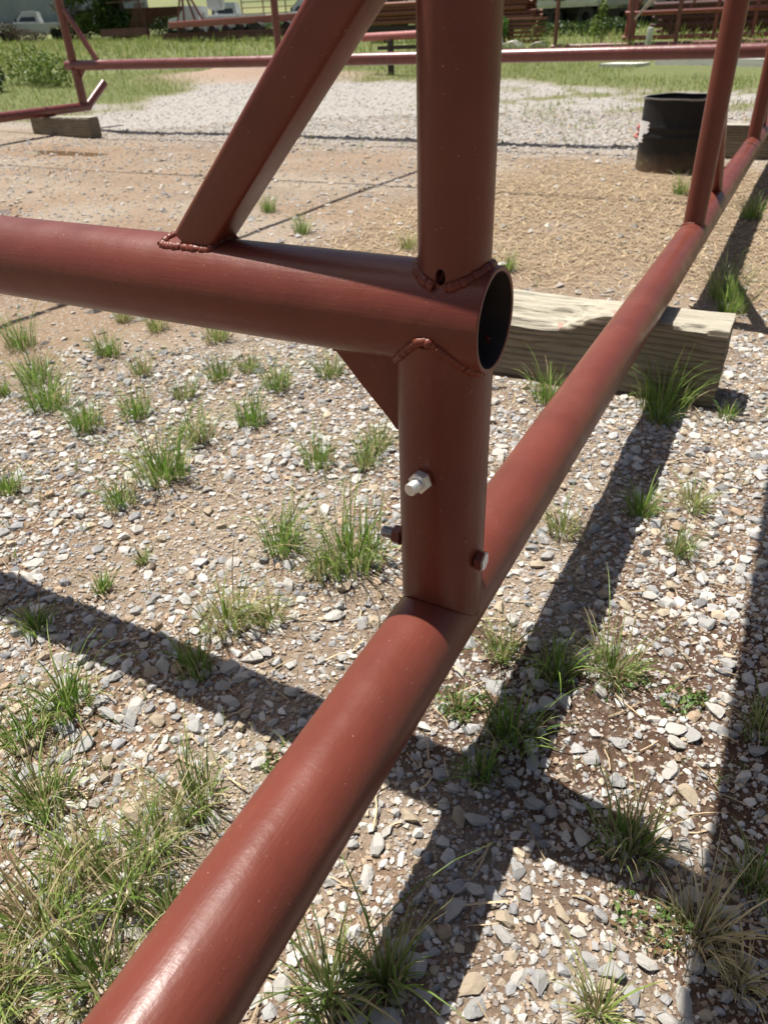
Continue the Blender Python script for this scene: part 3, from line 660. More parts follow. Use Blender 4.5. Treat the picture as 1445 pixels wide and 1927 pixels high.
# ------------------------------------------------------------------ timbers
def timber_mat(name, pale=0.0):
    m = M(name, (.4, .32, .22), .8, 0, .25); n = N(m); g = n.coord((1, 14, 14)); v = n.coord((1, 1, 1))
    wv = n.n('ShaderNodeTexWave', wave_type='BANDS', bands_direction='Z'); wv.inputs['Scale'].default_value = 9; wv.inputs['Distortion'].default_value = 11; wv.inputs['Detail'].default_value = 4; wv.inputs['Detail Scale'].default_value = .8
    n.l(n.coord((.35, 1.1, 1.5)), wv.inputs['Vector'])
    f = n.noise(g, 6, 6, .65); geo = n.n('ShaderNodeNewGeometry')
    c = n.ramp(f, [(.25, (.085, .068, .048)), (.48, (.20, .165, .12)), (.75, (.31, .26, .195))])
    c = n.mix(n.ramp(wv.outputs[0], [(.0, (.8, .8, .8)), (.35, (0, 0, 0))]), c, (.10, .072, .045))
    c = n.mix(n.ramp(n.noise(v, 5, 4), [(.45, (0, 0, 0)), (.75, (.4, .4, .4))]), c, (.30, .27, .22))
    # weathered top face: bleached to silver
    up = n.sepz(geo.outputs['Normal'], 2); tf = n.ramp(up, [(.25, (0, 0, 0)), (.6, (1, 1, 1))])
    ct = n.ramp(f, [(.28, (.10, .085, .065)), (.42, (.33, .30, .235)), (.8, (.52, .49, .40))])
    a = n.mix(tf, c, ct)
    # red over-spray on the arris and patches
    stn = n.noise(n.coord((1, 1, 1)), 9, 3); a = n.mix(n.math('MULTIPLY', n.math('GREATER_THAN', stn, .66), .55), a, n.mix(tf, c, (.42, .17, .13)))
    n.col(a); n.normal(n.bump(wv.outputs[0], .5, .004, n.bump(f, 1.0, .009))); return m
TIMB = timber_mat('weathered_timber')
def timber(name, x0, x1, y0, y1, zt, zb, label, split=None, par=None):
    nx = int((x1 - x0) / .008); L = x1 - x0; D = y1 - y0; Hh = zt - zb; ring = []
    K = 14; Z = 16
    for j in range(Z + 1): ring.append((0, j / Z))          # front, bottom to top
    for j in range(1, K + 1): ring.append((j / K, 1))
    for j in range(1, Z + 1): ring.append((1, 1 - j / Z))
    for j in range(1, K): ring.append((1 - j / K, 0))
    m = len(ring); v = []
    for i in range(nx + 1):
        X = i / nx * L
        for (a, b) in ring:
            yy = a * D; zz = b * Hh; cut_ = 0
            if split and b > .5:
                s_ = float(sm(split[0], split[1], np.array(x0 + X))); edge = (1 - a) ** .8
                ridg = (float(fbm(np.array((x0 + X) * 3.0), np.array(a * 16.0 + 3 * s_), 60, 3)) - .5) * .05
                cut_ = s_ * (split[2] * edge + ridg * (1 if a < .85 else .3)) * (b - .5) * 2
            nz = (float(fbm(np.array(X * 8), np.array((a + b) * 9.), 61, 3)) - .5) * .006
            ax_ = .0
            if i in (0, nx): ax_ = (float(vnoise(np.array(a * 18.), np.array(b * 22.), 62)) - .5) * .006
            yo = nz if a in (0, 1) else 0; zo = nz if b in (0, 1) else 0
            if (a, b) == (0, 1) or (b == 1 and a < .12): zo -= .016 * max(0, float(fbm(np.array(X * 14.), np.array(2.), 66, 3)) - .45) * 2
            # worn arrises
            if (a, b) in ((0, 1), (1, 1), (0, 0), (1, 0)): yo += .004 * (1 if a == 0 else -1); zo += .004 * (-1 if b == 1 else 1)
            v.append((X + ax_, yy + yo, zz + zo - cut_))
    f = []
    for i in range(nx):
        for k in range(m):
            a = i * m + k; b = i * m + (k + 1) % m; f.append((a, a + m, b + m, b))
    f.append(tuple(range(m))); f.append(tuple(range(nx * m, nx * m + m))[::-1])
    o = py_mesh(name, v, f, TIMB, par, False, (x0, y0, zb + H)); shade_auto(o.data, 30)
    bm = bmesh.new(); bm.from_mesh(o.data); bmesh.ops.recalc_face_normals(bm, faces=bm.faces); bm.to_mesh(o.data); bm.free()
    return tag(o, label, 'timber block', 'timbers under the frames')
timber('timber_block', -.95, -.077, 2.292, 2.468, -.778, -1.035, 'weathered timber with split hollowed top under the near bottom pipe', (-.43, -.60, .062))
timber('timber_block', -9.12, -8.06, 7.36, 7.53, -.810, -1.04, 'grey timber under the far left bottom pipe beside the puddle')
timber('timber_block', -.93, .45, 7.37, 7.55, -.778, -1.035, 'timber behind the black drum under the right hand pipe')

# ------------------------------------------------------------------ drum
def drum():
    x0, y0 = -.93, 6.74; z0 = gz(x0, y0); t = root('cut_drum', 'black cut down steel drum with a torn white label', 'drum', (x0, y0, z0))
    m = M('black_drum_paint', (.018, .018, .02), .45, 0, .25); n = N(m); v = n.coord(); g = n.coord((3, 3, .6))
    f = n.noise(g, 7, 6, .7); c = n.ramp(f, [(.35, (.005, .005, .006)), (.62, (.013, .012, .012)), (.85, (.07, .055, .04))])
    zz = n.sepz(n.coord(), 2); c = n.mix(n.ramp(n.math('ADD', zz, n.math('MULTIPLY', n.noise(v, 9, 4), .12)), [(.05, (.75, .75, .75)), (.22, (0, 0, 0))]), c, (.17, .11, .07)); n.col(c)
    n.rough(n.ramp(f, [(.3, (.35,) * 3), (.8, (.75,) * 3)])); n.normal(n.bump(n.noise(v, 14, 4), .25, .01))
    R = .292; Hd = .505; pr = [(0, .012), (R - .02, .012), (R - .006, 0), (R, .004)]
    def rib(z): return [(R, z - .022), (R + .002, z - .014), (R + .0045, z - .006), (R + .0045, z + .006), (R + .002, z + .014), (R, z + .022)]
    pr += [(R, .1)] + rib(.25) + rib(.315) + [(R, .42), (R, Hd - .006), (R + .006, Hd - .004), (R + .006, Hd + .004), (R, Hd + .006), (R - .006, Hd)]
    pi_ = [(R - .006, Hd - .02), (R - .006, .3), (R - .006, .02), (0, .02)]
    def lathe(name, pr, mat, wav=True):
        v = []; f = []; S = 72
        for (r, z) in pr:
            for k in range(S):
                a = 2 * math.pi * k / S; dz = (.003 * math.sin(a * 3 + 1) + .0015 * math.sin(a * 7)) * (z / Hd) if wav and z > .4 else 0
                q = r * (1 + .006 * math.sin(2 * a + .5) + (.004 * math.sin(5 * a + z * 9))); v.append((q * math.cos(a), q * math.sin(a), z + dz))
        for i in range(len(pr) - 1):
            for k in range(S): a = i * S + k; b = i * S + (k + 1) % S; f.append((a, b, b + S, a + S))
        o = py_mesh(name, v, f, mat, t, True, (x0, y0, z0)); shade_auto(o.data, 50); return o
    lathe('shell', pr, m); lathe('inside', pi_, simple('drum_inside_rust', (.045, .022, .016), .8, 0, .4, 6))
    rimm = simple('drum_rim_bare_steel', (.2, .19, .18), .35, .6, .2, 20)
    lathe('rim', [(R + .0065, Hd - .004), (R + .009, Hd), (R + .007, Hd + .0065), (R + .001, Hd + .008), (R - .007, Hd + .004)], rimm)
    # torn label hugging the shell, facing the camera's left
    v = []; f = []; a0 = math.radians(197); a1 = math.radians(229); nx, nz = 30, 40; R_ = R + .0085
    for j in range(nz + 1):
        z = .205 + .15 * j / nz
        for i in range(nx + 1):
            u = i / nx; lo = .07 * math.sin(j * .7) * .6 + .03 * math.sin(j * 2.1); hi = 1 - (.38 if j < 18 else .0) + .06 * math.sin(j * .9) + .04 * math.sin(j * 2.3)
            a = a0 + (a1 - a0) * (lo + (hi - lo) * u); v.append((R_ * math.cos(a), R_ * math.sin(a), z))
    for j in range(nz):
        for i in range(nx): a = j * (nx + 1) + i; f.append((a, a + 1, a + nx + 2, a + nx + 1))
    py_mesh('label', v, f, simple('torn_white_paper', (.6, .6, .58), .8, 0, .12, 25), t, True, (x0, y0, z0))
drum()
HOSE = simple('faded_red_hose', (.40, .13, .10), .6, 0, .2, 20)
pts = []
for i in range(50):
    t = i / 49; a = .6 + t * 5.2; X = -1.50 + .2 * math.cos(a) + .15 * t; Y = 8.7 + .40 * math.sin(a); pts.append((X, Y, gz(X, Y) + .018 + .015 * math.sin(a * 2) ** 2))
tag(tube_curve('hose', pts, .011, HOSE), 'loop of faded red hose on the gravel left of the black drum', 'hose')
pts = [(-1.63 + .05 * math.cos(i * .7) * (1 + i * .02), 9.15 + .07 * math.sin(i * .9), gz(-1.63, 9.15) + .02 + .003 * i + .02 * math.sin(i * 1.3)) for i in range(20)]
tag(tube_curve('strap_bundle', pts, .010, simple('red_webbing', (.42, .09, .09), .7, 0, .2, 20)), 'small tangled red strap behind the left rim of the drum', 'strap')

# overhead lines whose shadows cross the yard
CAB = simple('black_cable', (.03, .03, .03), .6)
WOODP = simple('grey_pole_wood', (.2, .16, .12), .85, 0, .3, 10, .004)
for i, (yy, lab) in enumerate(((7.62, 'farther overhead cable crossing the yard'), (5.62, 'nearer overhead cable crossing the yard'))):
    pts = [(-13 + 19 * k / 60, yy + .02 * math.sin(k * .3), 3.3 - .35 * math.sin(math.pi * k / 60) + 0) for k in range(61)]
    tag(tube_curve('overhead_cable', pts, .017, CAB, seg=8), 'black ' + lab, 'cable', 'overhead cables')
    for xx in (-13, 6):
        p = pipe('cable_pole', (xx, yy, gz(xx, yy) - .1), (xx, yy, 3.45), .07, WOODP, None, wall=.03, seg=20)
        tag(p, 'grey wooden pole holding the %s end of the %s' % ('left' if xx < 0 else 'right', lab), 'pole', 'cable poles')
# roof purlin carried by the frames
pipe('purlin', W(-3.82, .2, 1.3), W(-3.82, 8.1, 1.38), .021, PAINT_DULL, cross, seg=20)
pipe('upright_post', W(-3.82, YL, ZR + .045), W(-3.82, YL, 1.3), RU, PAINT, cross, seg=32)

# ------------------------------------------------------------------ background helpers
GLASS = M('vehicle_glass', (.05, .06, .065), .06); TYRE = simple('tyre_rubber', (.02, .02, .02), .8)
WHITEP = simple('white_vehicle_paint', (.56, .58, .58), .3, 0, .08, 3); CHROME = M('chrome', (.7, .7, .7), .15, 1)
DARKM = simple('dark_undercarriage', (.03, .028, .026), .7, 0, .4, 5); GREYP = simple('grey_green_trailer_paint', (.27, .29, .27), .5, 0, .12, 2)
def profile_body(name, prof, x0w, mat, par, loc, rz, taper=0, bev=.03):
    """side profile (length, height) extruded across the width x0w, top pulled in"""
    bm = bmesh.new(); n = len(prof); hm = max(p[1] for p in prof); A = []; B = []
    for (l, h) in prof:
        k = taper * max(0, (h - .95) / max(hm - .95, .01)); A.append(bm.verts.new((l, -x0w / 2 + k, h))); B.append(bm.verts.new((l, x0w / 2 - k, h)))
    bm.faces.new(A); bm.faces.new(B[::-1])
    for i in range(n): bm.faces.new((A[i], B[i], B[(i + 1) % n], A[(i + 1) % n]))
    bmesh.ops.recalc_face_normals(bm, faces=bm.faces)
    if bev: bmesh.ops.bevel(bm, geom=list(bm.edges), offset=bev, segments=2, affect='EDGES')
    me = bpy.data.meshes.new(name); bm.to_mesh(me); bm.free(); shade_auto(me, 35)
    o = link(name, me, mat, par, loc); o.rotation_euler.z = rz; return o
def local(loc, rz, p): c, s = math.cos(rz), math.sin(rz); return Vector((loc[0] + p[0] * c - p[1] * s, loc[1] + p[0] * s + p[1] * c, loc[2] + p[2]))
def wheel(par, loc, rz, p, r=.38, w_=.24):
    c = local(loc, rz, p); d = Vector((-math.sin(rz), math.cos(rz), 0)) * w_ / 2
    o = pipe('wheel', c - d, c + d, r, TYRE, par, wall=.14, seg=28, rings=3)
    h = pipe('rim', c - d * .9, c + d * .9, r - .12, DARKM, None, wall=.1, seg=20, rings=3)
    bpy.context.view_layer.update(); h.parent = o; h.matrix_parent_inverse = (Matrix.LocRotScale(c - d, o.rotation_quaternion, None)).inverted()
    return o
def pickup(loc, rz, label, paint=WHITEP, bed=True):
    """+x is the nose"""
    t = root('pickup_truck', label, 'truck', loc)
    profile_body('body', [(-2.6, .45), (-2.6, 1.12), (-.75, 1.12), (-.75, 1.14), (.95, 1.16), (2.35, 1.08), (2.6, .95), (2.62, .5), (2.2, .42), (1.95, .8), (1.4, .8), (1.15, .42), (-1.2, .42), (-1.45, .8), (-2.0, .8), (-2.25, .42)], 1.9, paint, t, loc, rz)
    profile_body('cab', [(-.75, 1.1), (-.62, 1.8), (.25, 1.84), (.98, 1.12)], 1.78, paint, t, loc, rz, .18)
    g = profile_body('side_window', [(-.55, 1.2), (-.47, 1.7), (.2, 1.72), (.68, 1.2)], 1.80, GLASS, t, loc, rz, .17, .01)
    # windscreen, bars, lamps
    v = [local(loc, rz, q) - Vector(loc) for q in ((.93, -.74, 1.2), (.93, .74, 1.2), (.36, .62, 1.79), (.36, -.62, 1.79))]; v = [q + Vector((math.cos(rz), math.sin(rz), .5)) * .03 for q in v]
    py_mesh('windscreen', v, [(0, 1, 2, 3)], GLASS, t, False, loc)
    gr = box('grille', local(loc, rz, (2.63, 0, .82)), (.05, 1.3, .28), DARKM, t, .01, rz)
    box('bumper', local(loc, rz, (2.7, 0, .52)), (.16, 1.9, .2), CHROME, t, .03, rz)
    for s in (-1, 1):
        box('headlight', local(loc, rz, (2.64, s * .76, .84)), (.06, .26, .2), CHROME, t, .02, rz)
        for xx in (1.68, -1.72): wheel(t, loc, rz, (xx, s * .82, .38))
        box('mirror', local(loc, rz, (.75, s * 1.02, 1.3)), (.1, .2, .25), DARKM, t, .02, rz)
    return t
pl = (-51.2, 43.6); pickup((*pl, gz(*pl)), math.radians(218), 'old white pickup truck parked in weeds at far left')
def corrugated(name, p0, p1, z0, z1, mat, par, pitch=.2, dep=.03):
    p0 = Vector(p0); p1 = Vector(p1); d = p1 - p0; L = d.length; d.normalize(); nrm = Vector((d.y, -d.x)); n = int(L / pitch * 6); v = []; f = []
    for i in range(n + 1):
        s = L * i / n; ph = (i % 6); off = dep if ph in (1, 2) else 0
        p = p0 + d * s + nrm * off - p0; v += [(p.x, p.y, z0), (p.x, p.y, z1)]
        if i: a = 2 * i; f.append((a - 2, a, a + 1, a - 1))
    # returns at the back so the sheet has a building behind it
    return py_mesh(name, v, f, mat, par, False, (p0.x, p0.y, 0))
def shed(label, p0, p1, depth, z0, z1, wallm, roofm, name='metal_shed', cat='shed', pitch=.3):
    p0 = Vector(p0); p1 = Vector(p1); d = (p1 - p0).normalized(); nb = Vector((-d.y, d.x)) * depth
    t = root(name, label, cat, (p0.x, p0.y, z0)); c = [p0, p1, p1 + nb, p0 + nb]
    for i in range(4): corrugated('wall', c[i], c[(i + 1) % 4], z0 - .2, z1, wallm, t, pitch)
    o = [q.to_3d() for q in c]; e = .3; rid = z1 + depth * .18
    a, b, c_, d_ = [Vector((q.x, q.y, z1)) for q in c]; m1 = (a + d_) / 2; m2 = (b + c_) / 2; m1.z = m2.z = rid; O = Vector((p0.x, p0.y, 0))
    py_mesh('roof', [q - O for q in (a, b, c_, d_, m1, m2)], [(0, 1, 5, 4), (2, 3, 4, 5), (0, 4, 3), (1, 2, 5)], roofm, t, False, O)
    return t
STEELB = simple('blue_grey_sheet_steel', (.23, .27, .32), .45, .2, .22, 1.2); SHEETW = simple('chalky_white_sheet_steel', (.38, .41, .42), .5, .1, .15, 1.5)
shed('blue grey corrugated steel shed at the far left corner', (-80, 52), (-62, 66.5), 12, 1.5, 7, STEELB, STEELB)
# dark machinery beside the pickup
def rust_trailer(label, p0, p1, z, hh, deck_h, mat, wheels=(.25, .35), side_h=.5, name='flatbed_trailer'):
    p0 = Vector(p0); p1 = Vector(p1); d = (p1 - p0); L = d.length; d.normalize(); rz = math.atan2(d.y, d.x); mid = (p0 + p1) / 2; n = Vector((-d.y, d.x))
    t = root(name, label, 'trailer', (mid.x, mid.y, z))
    box('deck', (mid.x, mid.y, z + deck_h), (L, 2.2, .16), mat, t, .02, rz)
    for s in (-1, 1): q = mid + n * s * 1.05; box('side_beam', (q.x, q.y, z + deck_h - .12), (L * .98, .1, .2), mat, t, .01, rz)
    if side_h:
        for s in (-1, 1):
            q = mid + n * s * 1.08; box('side_panel', (q.x, q.y, z + deck_h + side_h / 2 + .08), (L, .06, side_h), mat, t, .01, rz)
    for k in wheels:
        for s in (-1, 1): wheel(t, (p0.x, p0.y, z), rz, (L * k, s * .95, .36), .36, .22)
    return t
DRUST = simple('dark_maroon_rust', (.085, .028, .024), .65, 0, .35, 2)
rust_trailer('dark maroon dump trailer behind the pickup and the bushes', (-48.8, 46.2), (-41.5, 50.5), gz(-46, 48), 1, .75, DRUST, (.3, .42), .95, 'dump_trailer')
ft = rust_trailer('low dark flatbed trailer carrying the long pink beam', (-31.2, 35.9), (-22.0, 33.9), gz(-27, 35), 1, .36, DRUST, (.2, .32, .8), 0)
# long pink box beam on the flatbed
bm_ = root('box_beam', 'long faded pink red box beam lying across the flatbed', 'beam', W(-29.6, 34.2, .47))
bar('beam', W(-29.9, 34.0, .47), W(-20.6, 33.5, .56), .3, .27, paint_mat('faded_pink_primer', (.36, .13, .115), .4, .6, False), bm_, .01)
for xx in (-29.3, -25.4, -21.2): bar('bolster', W(xx, 33.9, -.4), W(xx, 33.9, .36), .12, .12, DRUST, bm_, .005)
for (a, b) in ((-29.3, -28.9), (-28.2, -28.9), (-28.9, -28.9), (-27.7, -28.9)): bar('tripod_leg', W(a, 33.9, .6), W(b, 34.1, 2.2), .08, .08, PAINT_DULL, bm_, .005)
# white equipment truck with bucket boom
def boom_truck():
    x0, y0 = -30.9, 38.2; z0 = gz(x0, y0); t = root('boom_truck', 'white service truck with folded equipment behind the end of the pink beam', 'truck', (x0, y0, z0))
    rz = math.radians(200)
    profile_body('cab', [(.2, .5), (.2, 1.55), (.9, 1.6), (1.3, 1.1), (1.9, 1.0), (2.0, .5)], 1.9, WHITEP, t, (x0, y0, z0), rz, .12)
    profile_body('windscreen', [(.85, 1.12), (.85, 1.55), (.95, 1.56), (1.34, 1.1)], 1.5, GLASS, t, (x0, y0, z0), rz, .1, .005)
    box('service_body', local((x0, y0, z0), rz, (-1.0, 0, .8)), (1.9, 1.95, .55), WHITEP, t, .05, rz)
    box('turret', local((x0, y0, z0), rz, (-.6, 0, 1.8)), (.8, .8, .9), WHITEP, t, .08, rz)
    box('boom', local((x0, y0, z0), rz, (-1.4, .1, 2.4)), (3.4, .32, .4), WHITEP, t, .04, rz)
    box('bucket', local((x0, y0, z0), rz, (1.1, .1, 2.35)), (.7, .8, 1.0), WHITEP, t, .08, rz)
    for s in (-1, 1):
        for xx in (1.6, -1.7): wheel(t, (x0, y0, z0), rz, (xx, s * .85, .4), .4, .26)
        box('outrigger', local((x0, y0, z0), rz, (-.2, s * 1.1, .7)), (.14, .14, 1.1), WHITEP, t, .02, rz)
boom_truck()
for (a, b, r_, lab) in ((-35.6, 46.2, 205, 'white pickup truck seen through the tripod legs behind the pink beam'), (-31.0, 48.5, 200, 'farther white pickup truck right of its twin behind the pink beam'), (-26.6, 49.5, 195, 'small pale pickup truck at the maroon trailer behind the pink beam')):
    pickup((a, b, gz(a, b)), math.radians(r_), lab)
# corral of tan pipe panels
TAN = simple('tan_corral_pipe', (.36, .25, .17), .6, 0, .2, 5)
def corral(p0, p1, n, label, zs=(.4, .8, 1.2, 1.6, 2.0, 2.4)):
    p0 = Vector(p0); p1 = Vector(p1); t = root('corral_fence', label, 'fence', (p0.x, p0.y, gz(*p0)))
    for i in range(n + 1):
        q = p0.lerp(p1, i / n); z = gz(q.x, q.y); pipe('fence_post', (q.x, q.y, z - .1), (q.x, q.y, z + 2.5), .06, TAN, t, seg=12, rings=2)
    for z in zs: pipe('fence_rail', (p0.x, p0.y, gz(*p0) + z), (p1.x, p1.y, gz(*p1) + z), .035, TAN, t, seg=10, rings=2)
corral((-44, 59), (-24, 55), 8, 'tan pipe corral fence in front of the green hill')
# stock trailer, maroon below and white above
def stock(p0, p1, zb, h, label, low, up, slats):
    p0 = Vector(p0); p1 = Vector(p1); d = p1 - p0; L = d.length; d.normalize(); rz = math.atan2(d.y, d.x); m = (p0 + p1) / 2; z = gz(m.x, m.y); t = root('stock_trailer', label, 'trailer', (m.x, m.y, z))
    n = Vector((-d.y, d.x)); c = m + n * 1.1
    box('lower_body', (c.x, c.y, z + zb + h * .2), (L, 2.2, h * .4), low, t, .03, rz); box('roof', (c.x, c.y, z + zb + h), (L, 2.3, .1), up, t, .03, rz)
    box('floor_beam', (c.x, c.y, z + zb - .1), (L, 2.1, .2), DARKM, t, .02, rz)
    for i in range(slats): zz = z + zb + h * (.45 + .5 * i / slats); box('slat', (m.x, m.y, zz), (L, .06, h * .5 / slats * .6), up, t, .005, rz)
    k = int(L / 1.2)
    for i in range(k + 1): q = p0 + d * (L * i / k); box('stanchion', (q.x - n.x * .05, q.y - n.y * .05, z + zb + h * .5), (.09, .06, h), up, t, .005, rz)
    for k in (.35, .5): wheel(t, (p0.x, p0.y, z), rz, (L * k, 1.9, .38)); wheel(t, (p0.x, p0.y, z), rz, (L * k, .25, .38))
stock((-27.2, 46), (-21.0, 45), .75, 2.6, 'stock trailer with maroon lower body and pale slatted top', DRUST, SHEETW, 4)
stock((-21.6, 44.5), (-15.0, 42.6), .95, 2.6, 'white slatted livestock trailer behind the steel pipe stack', simple('pale_trailer_panel', (.5, .54, .55), .5), WHITEP, 5)
# pipe stack on dark supports
ps = root('pipe_rack', 'low dark steel rack holding the stack of rusty pipes', 'rack', (-12, 28.5, gz(-12, 28.5)))
DK = simple('dark_rack_steel', (.035, .025, .022), .7)
for xx in (-15.2, -12.9, -10.3): box('support', (xx, 28.8, gz(xx, 28.8) + .26), (.3, 1.1, .56), DK, ps, .02)
bar('rack_beam', (-15.6, 28.3, gz(-15.6, 28.3) + .44), (-9.2, 28.3, gz(-9.2, 28.3) + .44), .16, .2, DK, ps)
zt = max(gz(-15.2, 28.8), gz(-10.3, 28.8)) + .62
proto = None
for row in range(5):
    for k in range(5 - (row % 2) * 0):
        p = (-15.7 + rnd.uniform(-.12, .12) + (.25 if row < 2 else 0), 28.25 + k * .17 + (row % 2) * .08, zt + row * .135)
        if proto is None: o = proto = pipe('steel_pipe', p, (p[0] + 6.4, p[1], p[2]), .068, RUSTPIPE, None, wall=.01, seg=14, rings=2)
        else: o = proto.copy(); COL.objects.link(o); o.location = p
        tag(o, ('front pipe of the %s layer in the long rusty stack' % ['bottom', 'second', 'middle', 'fourth', 'top'][row]) if k == 0 else 'rusty steel pipe lying behind the front pipes of the long stack', 'pipe', 'stacked rusty pipes')
# short channel pile
for k in range(6):
    o = bar('steel_channel', (-9.75 + rnd.uniform(-.1, .1), 27.0, gz(-9, 27) + .05 + k * .115), (-8.35 + rnd.uniform(-.15, .1), 26.95, gz(-9, 27) + .05 + k * .115), .5, .075, RUSTPIPE, None, .006)
    tag(o, '%s rusty steel channel in the short pile right of the pipe stack' % ['bottom', 'second lowest', 'third lowest', 'third highest', 'second highest', 'topmost'][k], 'channel', 'short pile of rusty channels')
# pink pipe lying between posts
pk = root('loose_pipe', 'short pink primed pipe on low stands seen between the brace and the near post', 'pipe', W(-9, 15.6, -.3))
pipe('pipe', W(-9.05, 16.3, -.16), W(-5.9, 15.9, -.12), .075, paint_mat('faded_pink_primer_pipe', (.34, .12, .11), .4, .5, False), pk, seg=24)
for xx in (-8.3, -6.5): bar('stand', (xx, 16.15, gz(xx, 16.15) - .02), (xx, 16.15, H - .22), .1, .1, DK, pk)
bar('stand_beam', (-8.6, 16.15, H - .36), (-6.2, 16.1, H - .34), .06, .07, DK, pk)
# box trucks and trailers on the right
def boxtrailer(label, p0, p1, zb, h, mat, corr, name='box_trailer', depth=2.4, extra=None, cat='trailer'):
    p0 = Vector(p0); p1 = Vector(p1); d = p1 - p0; L = d.length; d.normalize(); rz = math.atan2(d.y, d.x); n = Vector((-d.y, d.x)); m = (p0 + p1) / 2 + n * depth / 2; z = gz(m.x, m.y)
    t = root(name, label, cat, (m.x, m.y, z)); box('body', (m.x, m.y, z + zb + h / 2), (L, depth, h), mat, t, .12, rz)
    if corr:
        for i in range(int(L / .4)):
            q = p0 + d * (.2 + i * .4) - n * .015; box('rib', (q.x, q.y, z + zb + h / 2), (.06, .05, h * .94), mat, t, .01, rz)
    box('chassis', (m.x, m.y, z + zb - .12), (L * .95, depth * .7, .25), DARKM, t, .02, rz)
    for k in (.12, .45, .62): q = p0 + d * L * k + n * depth * .5; box('under_shade_box', (q.x, q.y, z + zb * .5), (L * .16, depth * .6, zb * .62), DARKM, t, .03, rz)  # dark boxes added to imitate the shade beneath the body
    for k in (.2, .32, .8):
        for s in (.25, depth - .25): wheel(t, (p0.x, p0.y, z), rz, (L * k, s, .42), .42, .26)
    return t, z, d, n, rz
boxtrailer('pale ribbed box trailer behind the pipe stack', (-18.3, 43.6), (-13.2, 41.6), .95, 2.7, SHEETW, True)
t, z, d, n, rz = boxtrailer('white box truck with slatted front facing the yard', (-12.9, 39.6), (-9.6, 38.8), .8, 2.7, WHITEP, False, 'box_truck', 5, cat='truck')
for i in range(9): q = Vector((-12.9, 39.6)) + d * 1.6 - n * .03; box('slat', (q.x, q.y, z + 1.15 + i * .22), (2.8, .05, .05), GREYP, t, .005, rz)
q = Vector((-12.9, 39.6)) + d * 1.45 - n * .06; box('dark_panel', (q.x, q.y, z + 1.55), (.5, .08, 1.0), DARKM, t, .02, rz)
q = Vector((-12.9, 39.6)) + d * .8 - n * .07; box('lamp', (q.x, q.y, z + 1.3), (.45, .08, .18), CHROME, t, .02, rz)
boxtrailer('grey green smooth sided trailer with rounded corner beside the box truck', (-9.3, 37.6), (-4.2, 36.8), .72, 2.8, GREYP, False)
boxtrailer('blue grey trailer behind the pipe trusses at right', (-4.0, 37.6), (6, 37.4), 1.2, 2.6, STEELB, True)
# standing pipe trusses
def truss(label, y, x0, x1, chords, vert, diag, r=.05, lean=.0, mat=PAINT_DULL, dz=0):
    zg = gz((x0 + x1) / 2, y) + dz; t = root('pipe_truss', label, 'pipe truss', (x0, y, zg), 'standing pipe trusses')
    for (c, rr) in chords: pipe('chord', (x0, y + lean * c, zg + c), (x1, y + lean * c + .3, zg + c), rr, mat, t, seg=16, rings=2)
    top = chords[-1][0]
    for xx in vert: yy = y + .3 * (xx - x0) / (x1 - x0); pipe('web_post', (xx, yy, zg + .03), (xx, yy + lean * top, zg + top), r * .8, mat, t, seg=14, rings=2)
    for (a, za, b, zb_) in diag: pipe('diagonal', (a, y + .15, zg + za), (b, y + .15 + lean, zg + zb_), r * .55, mat, t, seg=10, rings=2)
truss('front pipe truss standing right of the drum with wide base beam', 23.6, -7.05, 3.2, [(.05, .07), (2.1, .07)], [-6.95, -4.95, -3.75, -2.5, -1.3, 0.2], [(-4.95, 1.0, -4.2, 2.1), (-3.75, 1.0, -4.3, 2.1), (-2.5, .9, -1.6, 2.1), (-.6, .1, .8, 1.2)], .07)
truss('second pipe truss with a light mid rail behind the front one', 25.8, -5.6, 3.4, [(.12, .06), (.72, .065), (1.9, .06)], [-5.5, -5.3, -4.1, -3.1, -2.1, -1.0, .4], [(-5.4, .7, -4.6, 1.9), (-3.9, .7, -3.2, 1.9), (-2.7, .7, -2.0, 1.9)], .06, .1, mat=paint_mat('primer_mid', (.24, .075, .06), .5, .45, False))
truss('third dark pipe truss leaning at the back of the rack', 27.8, -5.2, 4, [(.35, .06), (.55, .05), (.85, .12), (1.1, .09), (2.0, .05)], [-4.6, -3.6, -2.6, -1.7, -.7, .3], [(-4.6, .2, -3.8, 1.6), (-3.0, 1.6, -2.4, .3), (-1.4, .3, -.8, 1.6)], .07, .12, mat=DRUST)
for q_ in range(3): truss(('left %s', 'left %s', 'left %s')[q_] % ('maroon pipe truss packed close behind the front rows', 'maroon pipe truss standing in the middle of the dark pack', 'maroon pipe truss deepest in the dark pack')[q_], 28.3 + q_ * .55, -5.1 + q_ * .1, 4, [(.18 + q_ * .07, .05), (.45 + q_ * .06, .05), (.8 - q_ * .07, .07), (1.15, .06), (1.6, .05)], [-4.9 + q_ * .23 + i * .62 for i in range(12)], [(-4.2 + q_, .2, -3.6 + q_, 1.5), (-2.2 + q_, 1.5, -1.6 + q_, .2)], .07, .12, mat=DRUST)
truss('rearmost maroon pipe truss in front of the trailers', 29.6, -4.9, 4.2, [(.25, .05), (.65, .06), (.95, .06), (1.3, .06), (2.2, .05)], [-4.3, -3.3, -2.2, -1.2, -.2, .9], [(-4.0, .2, -3.0, 1.6), (-2.0, .3, -1.2, 1.6)], .06, .1, mat=DRUST)
wp = bar('white_post', (-4.35, 23.2, gz(-4.35, 23.2)), (-4.33, 23.2, gz(-4.35, 23.2) + .48), .14, .1, simple('flaking_white_paint', (.65, .65, .62), .7, 0, .2, 9), None, .01); tag(wp, 'short flaking white post standing before the pipe trusses', 'post')
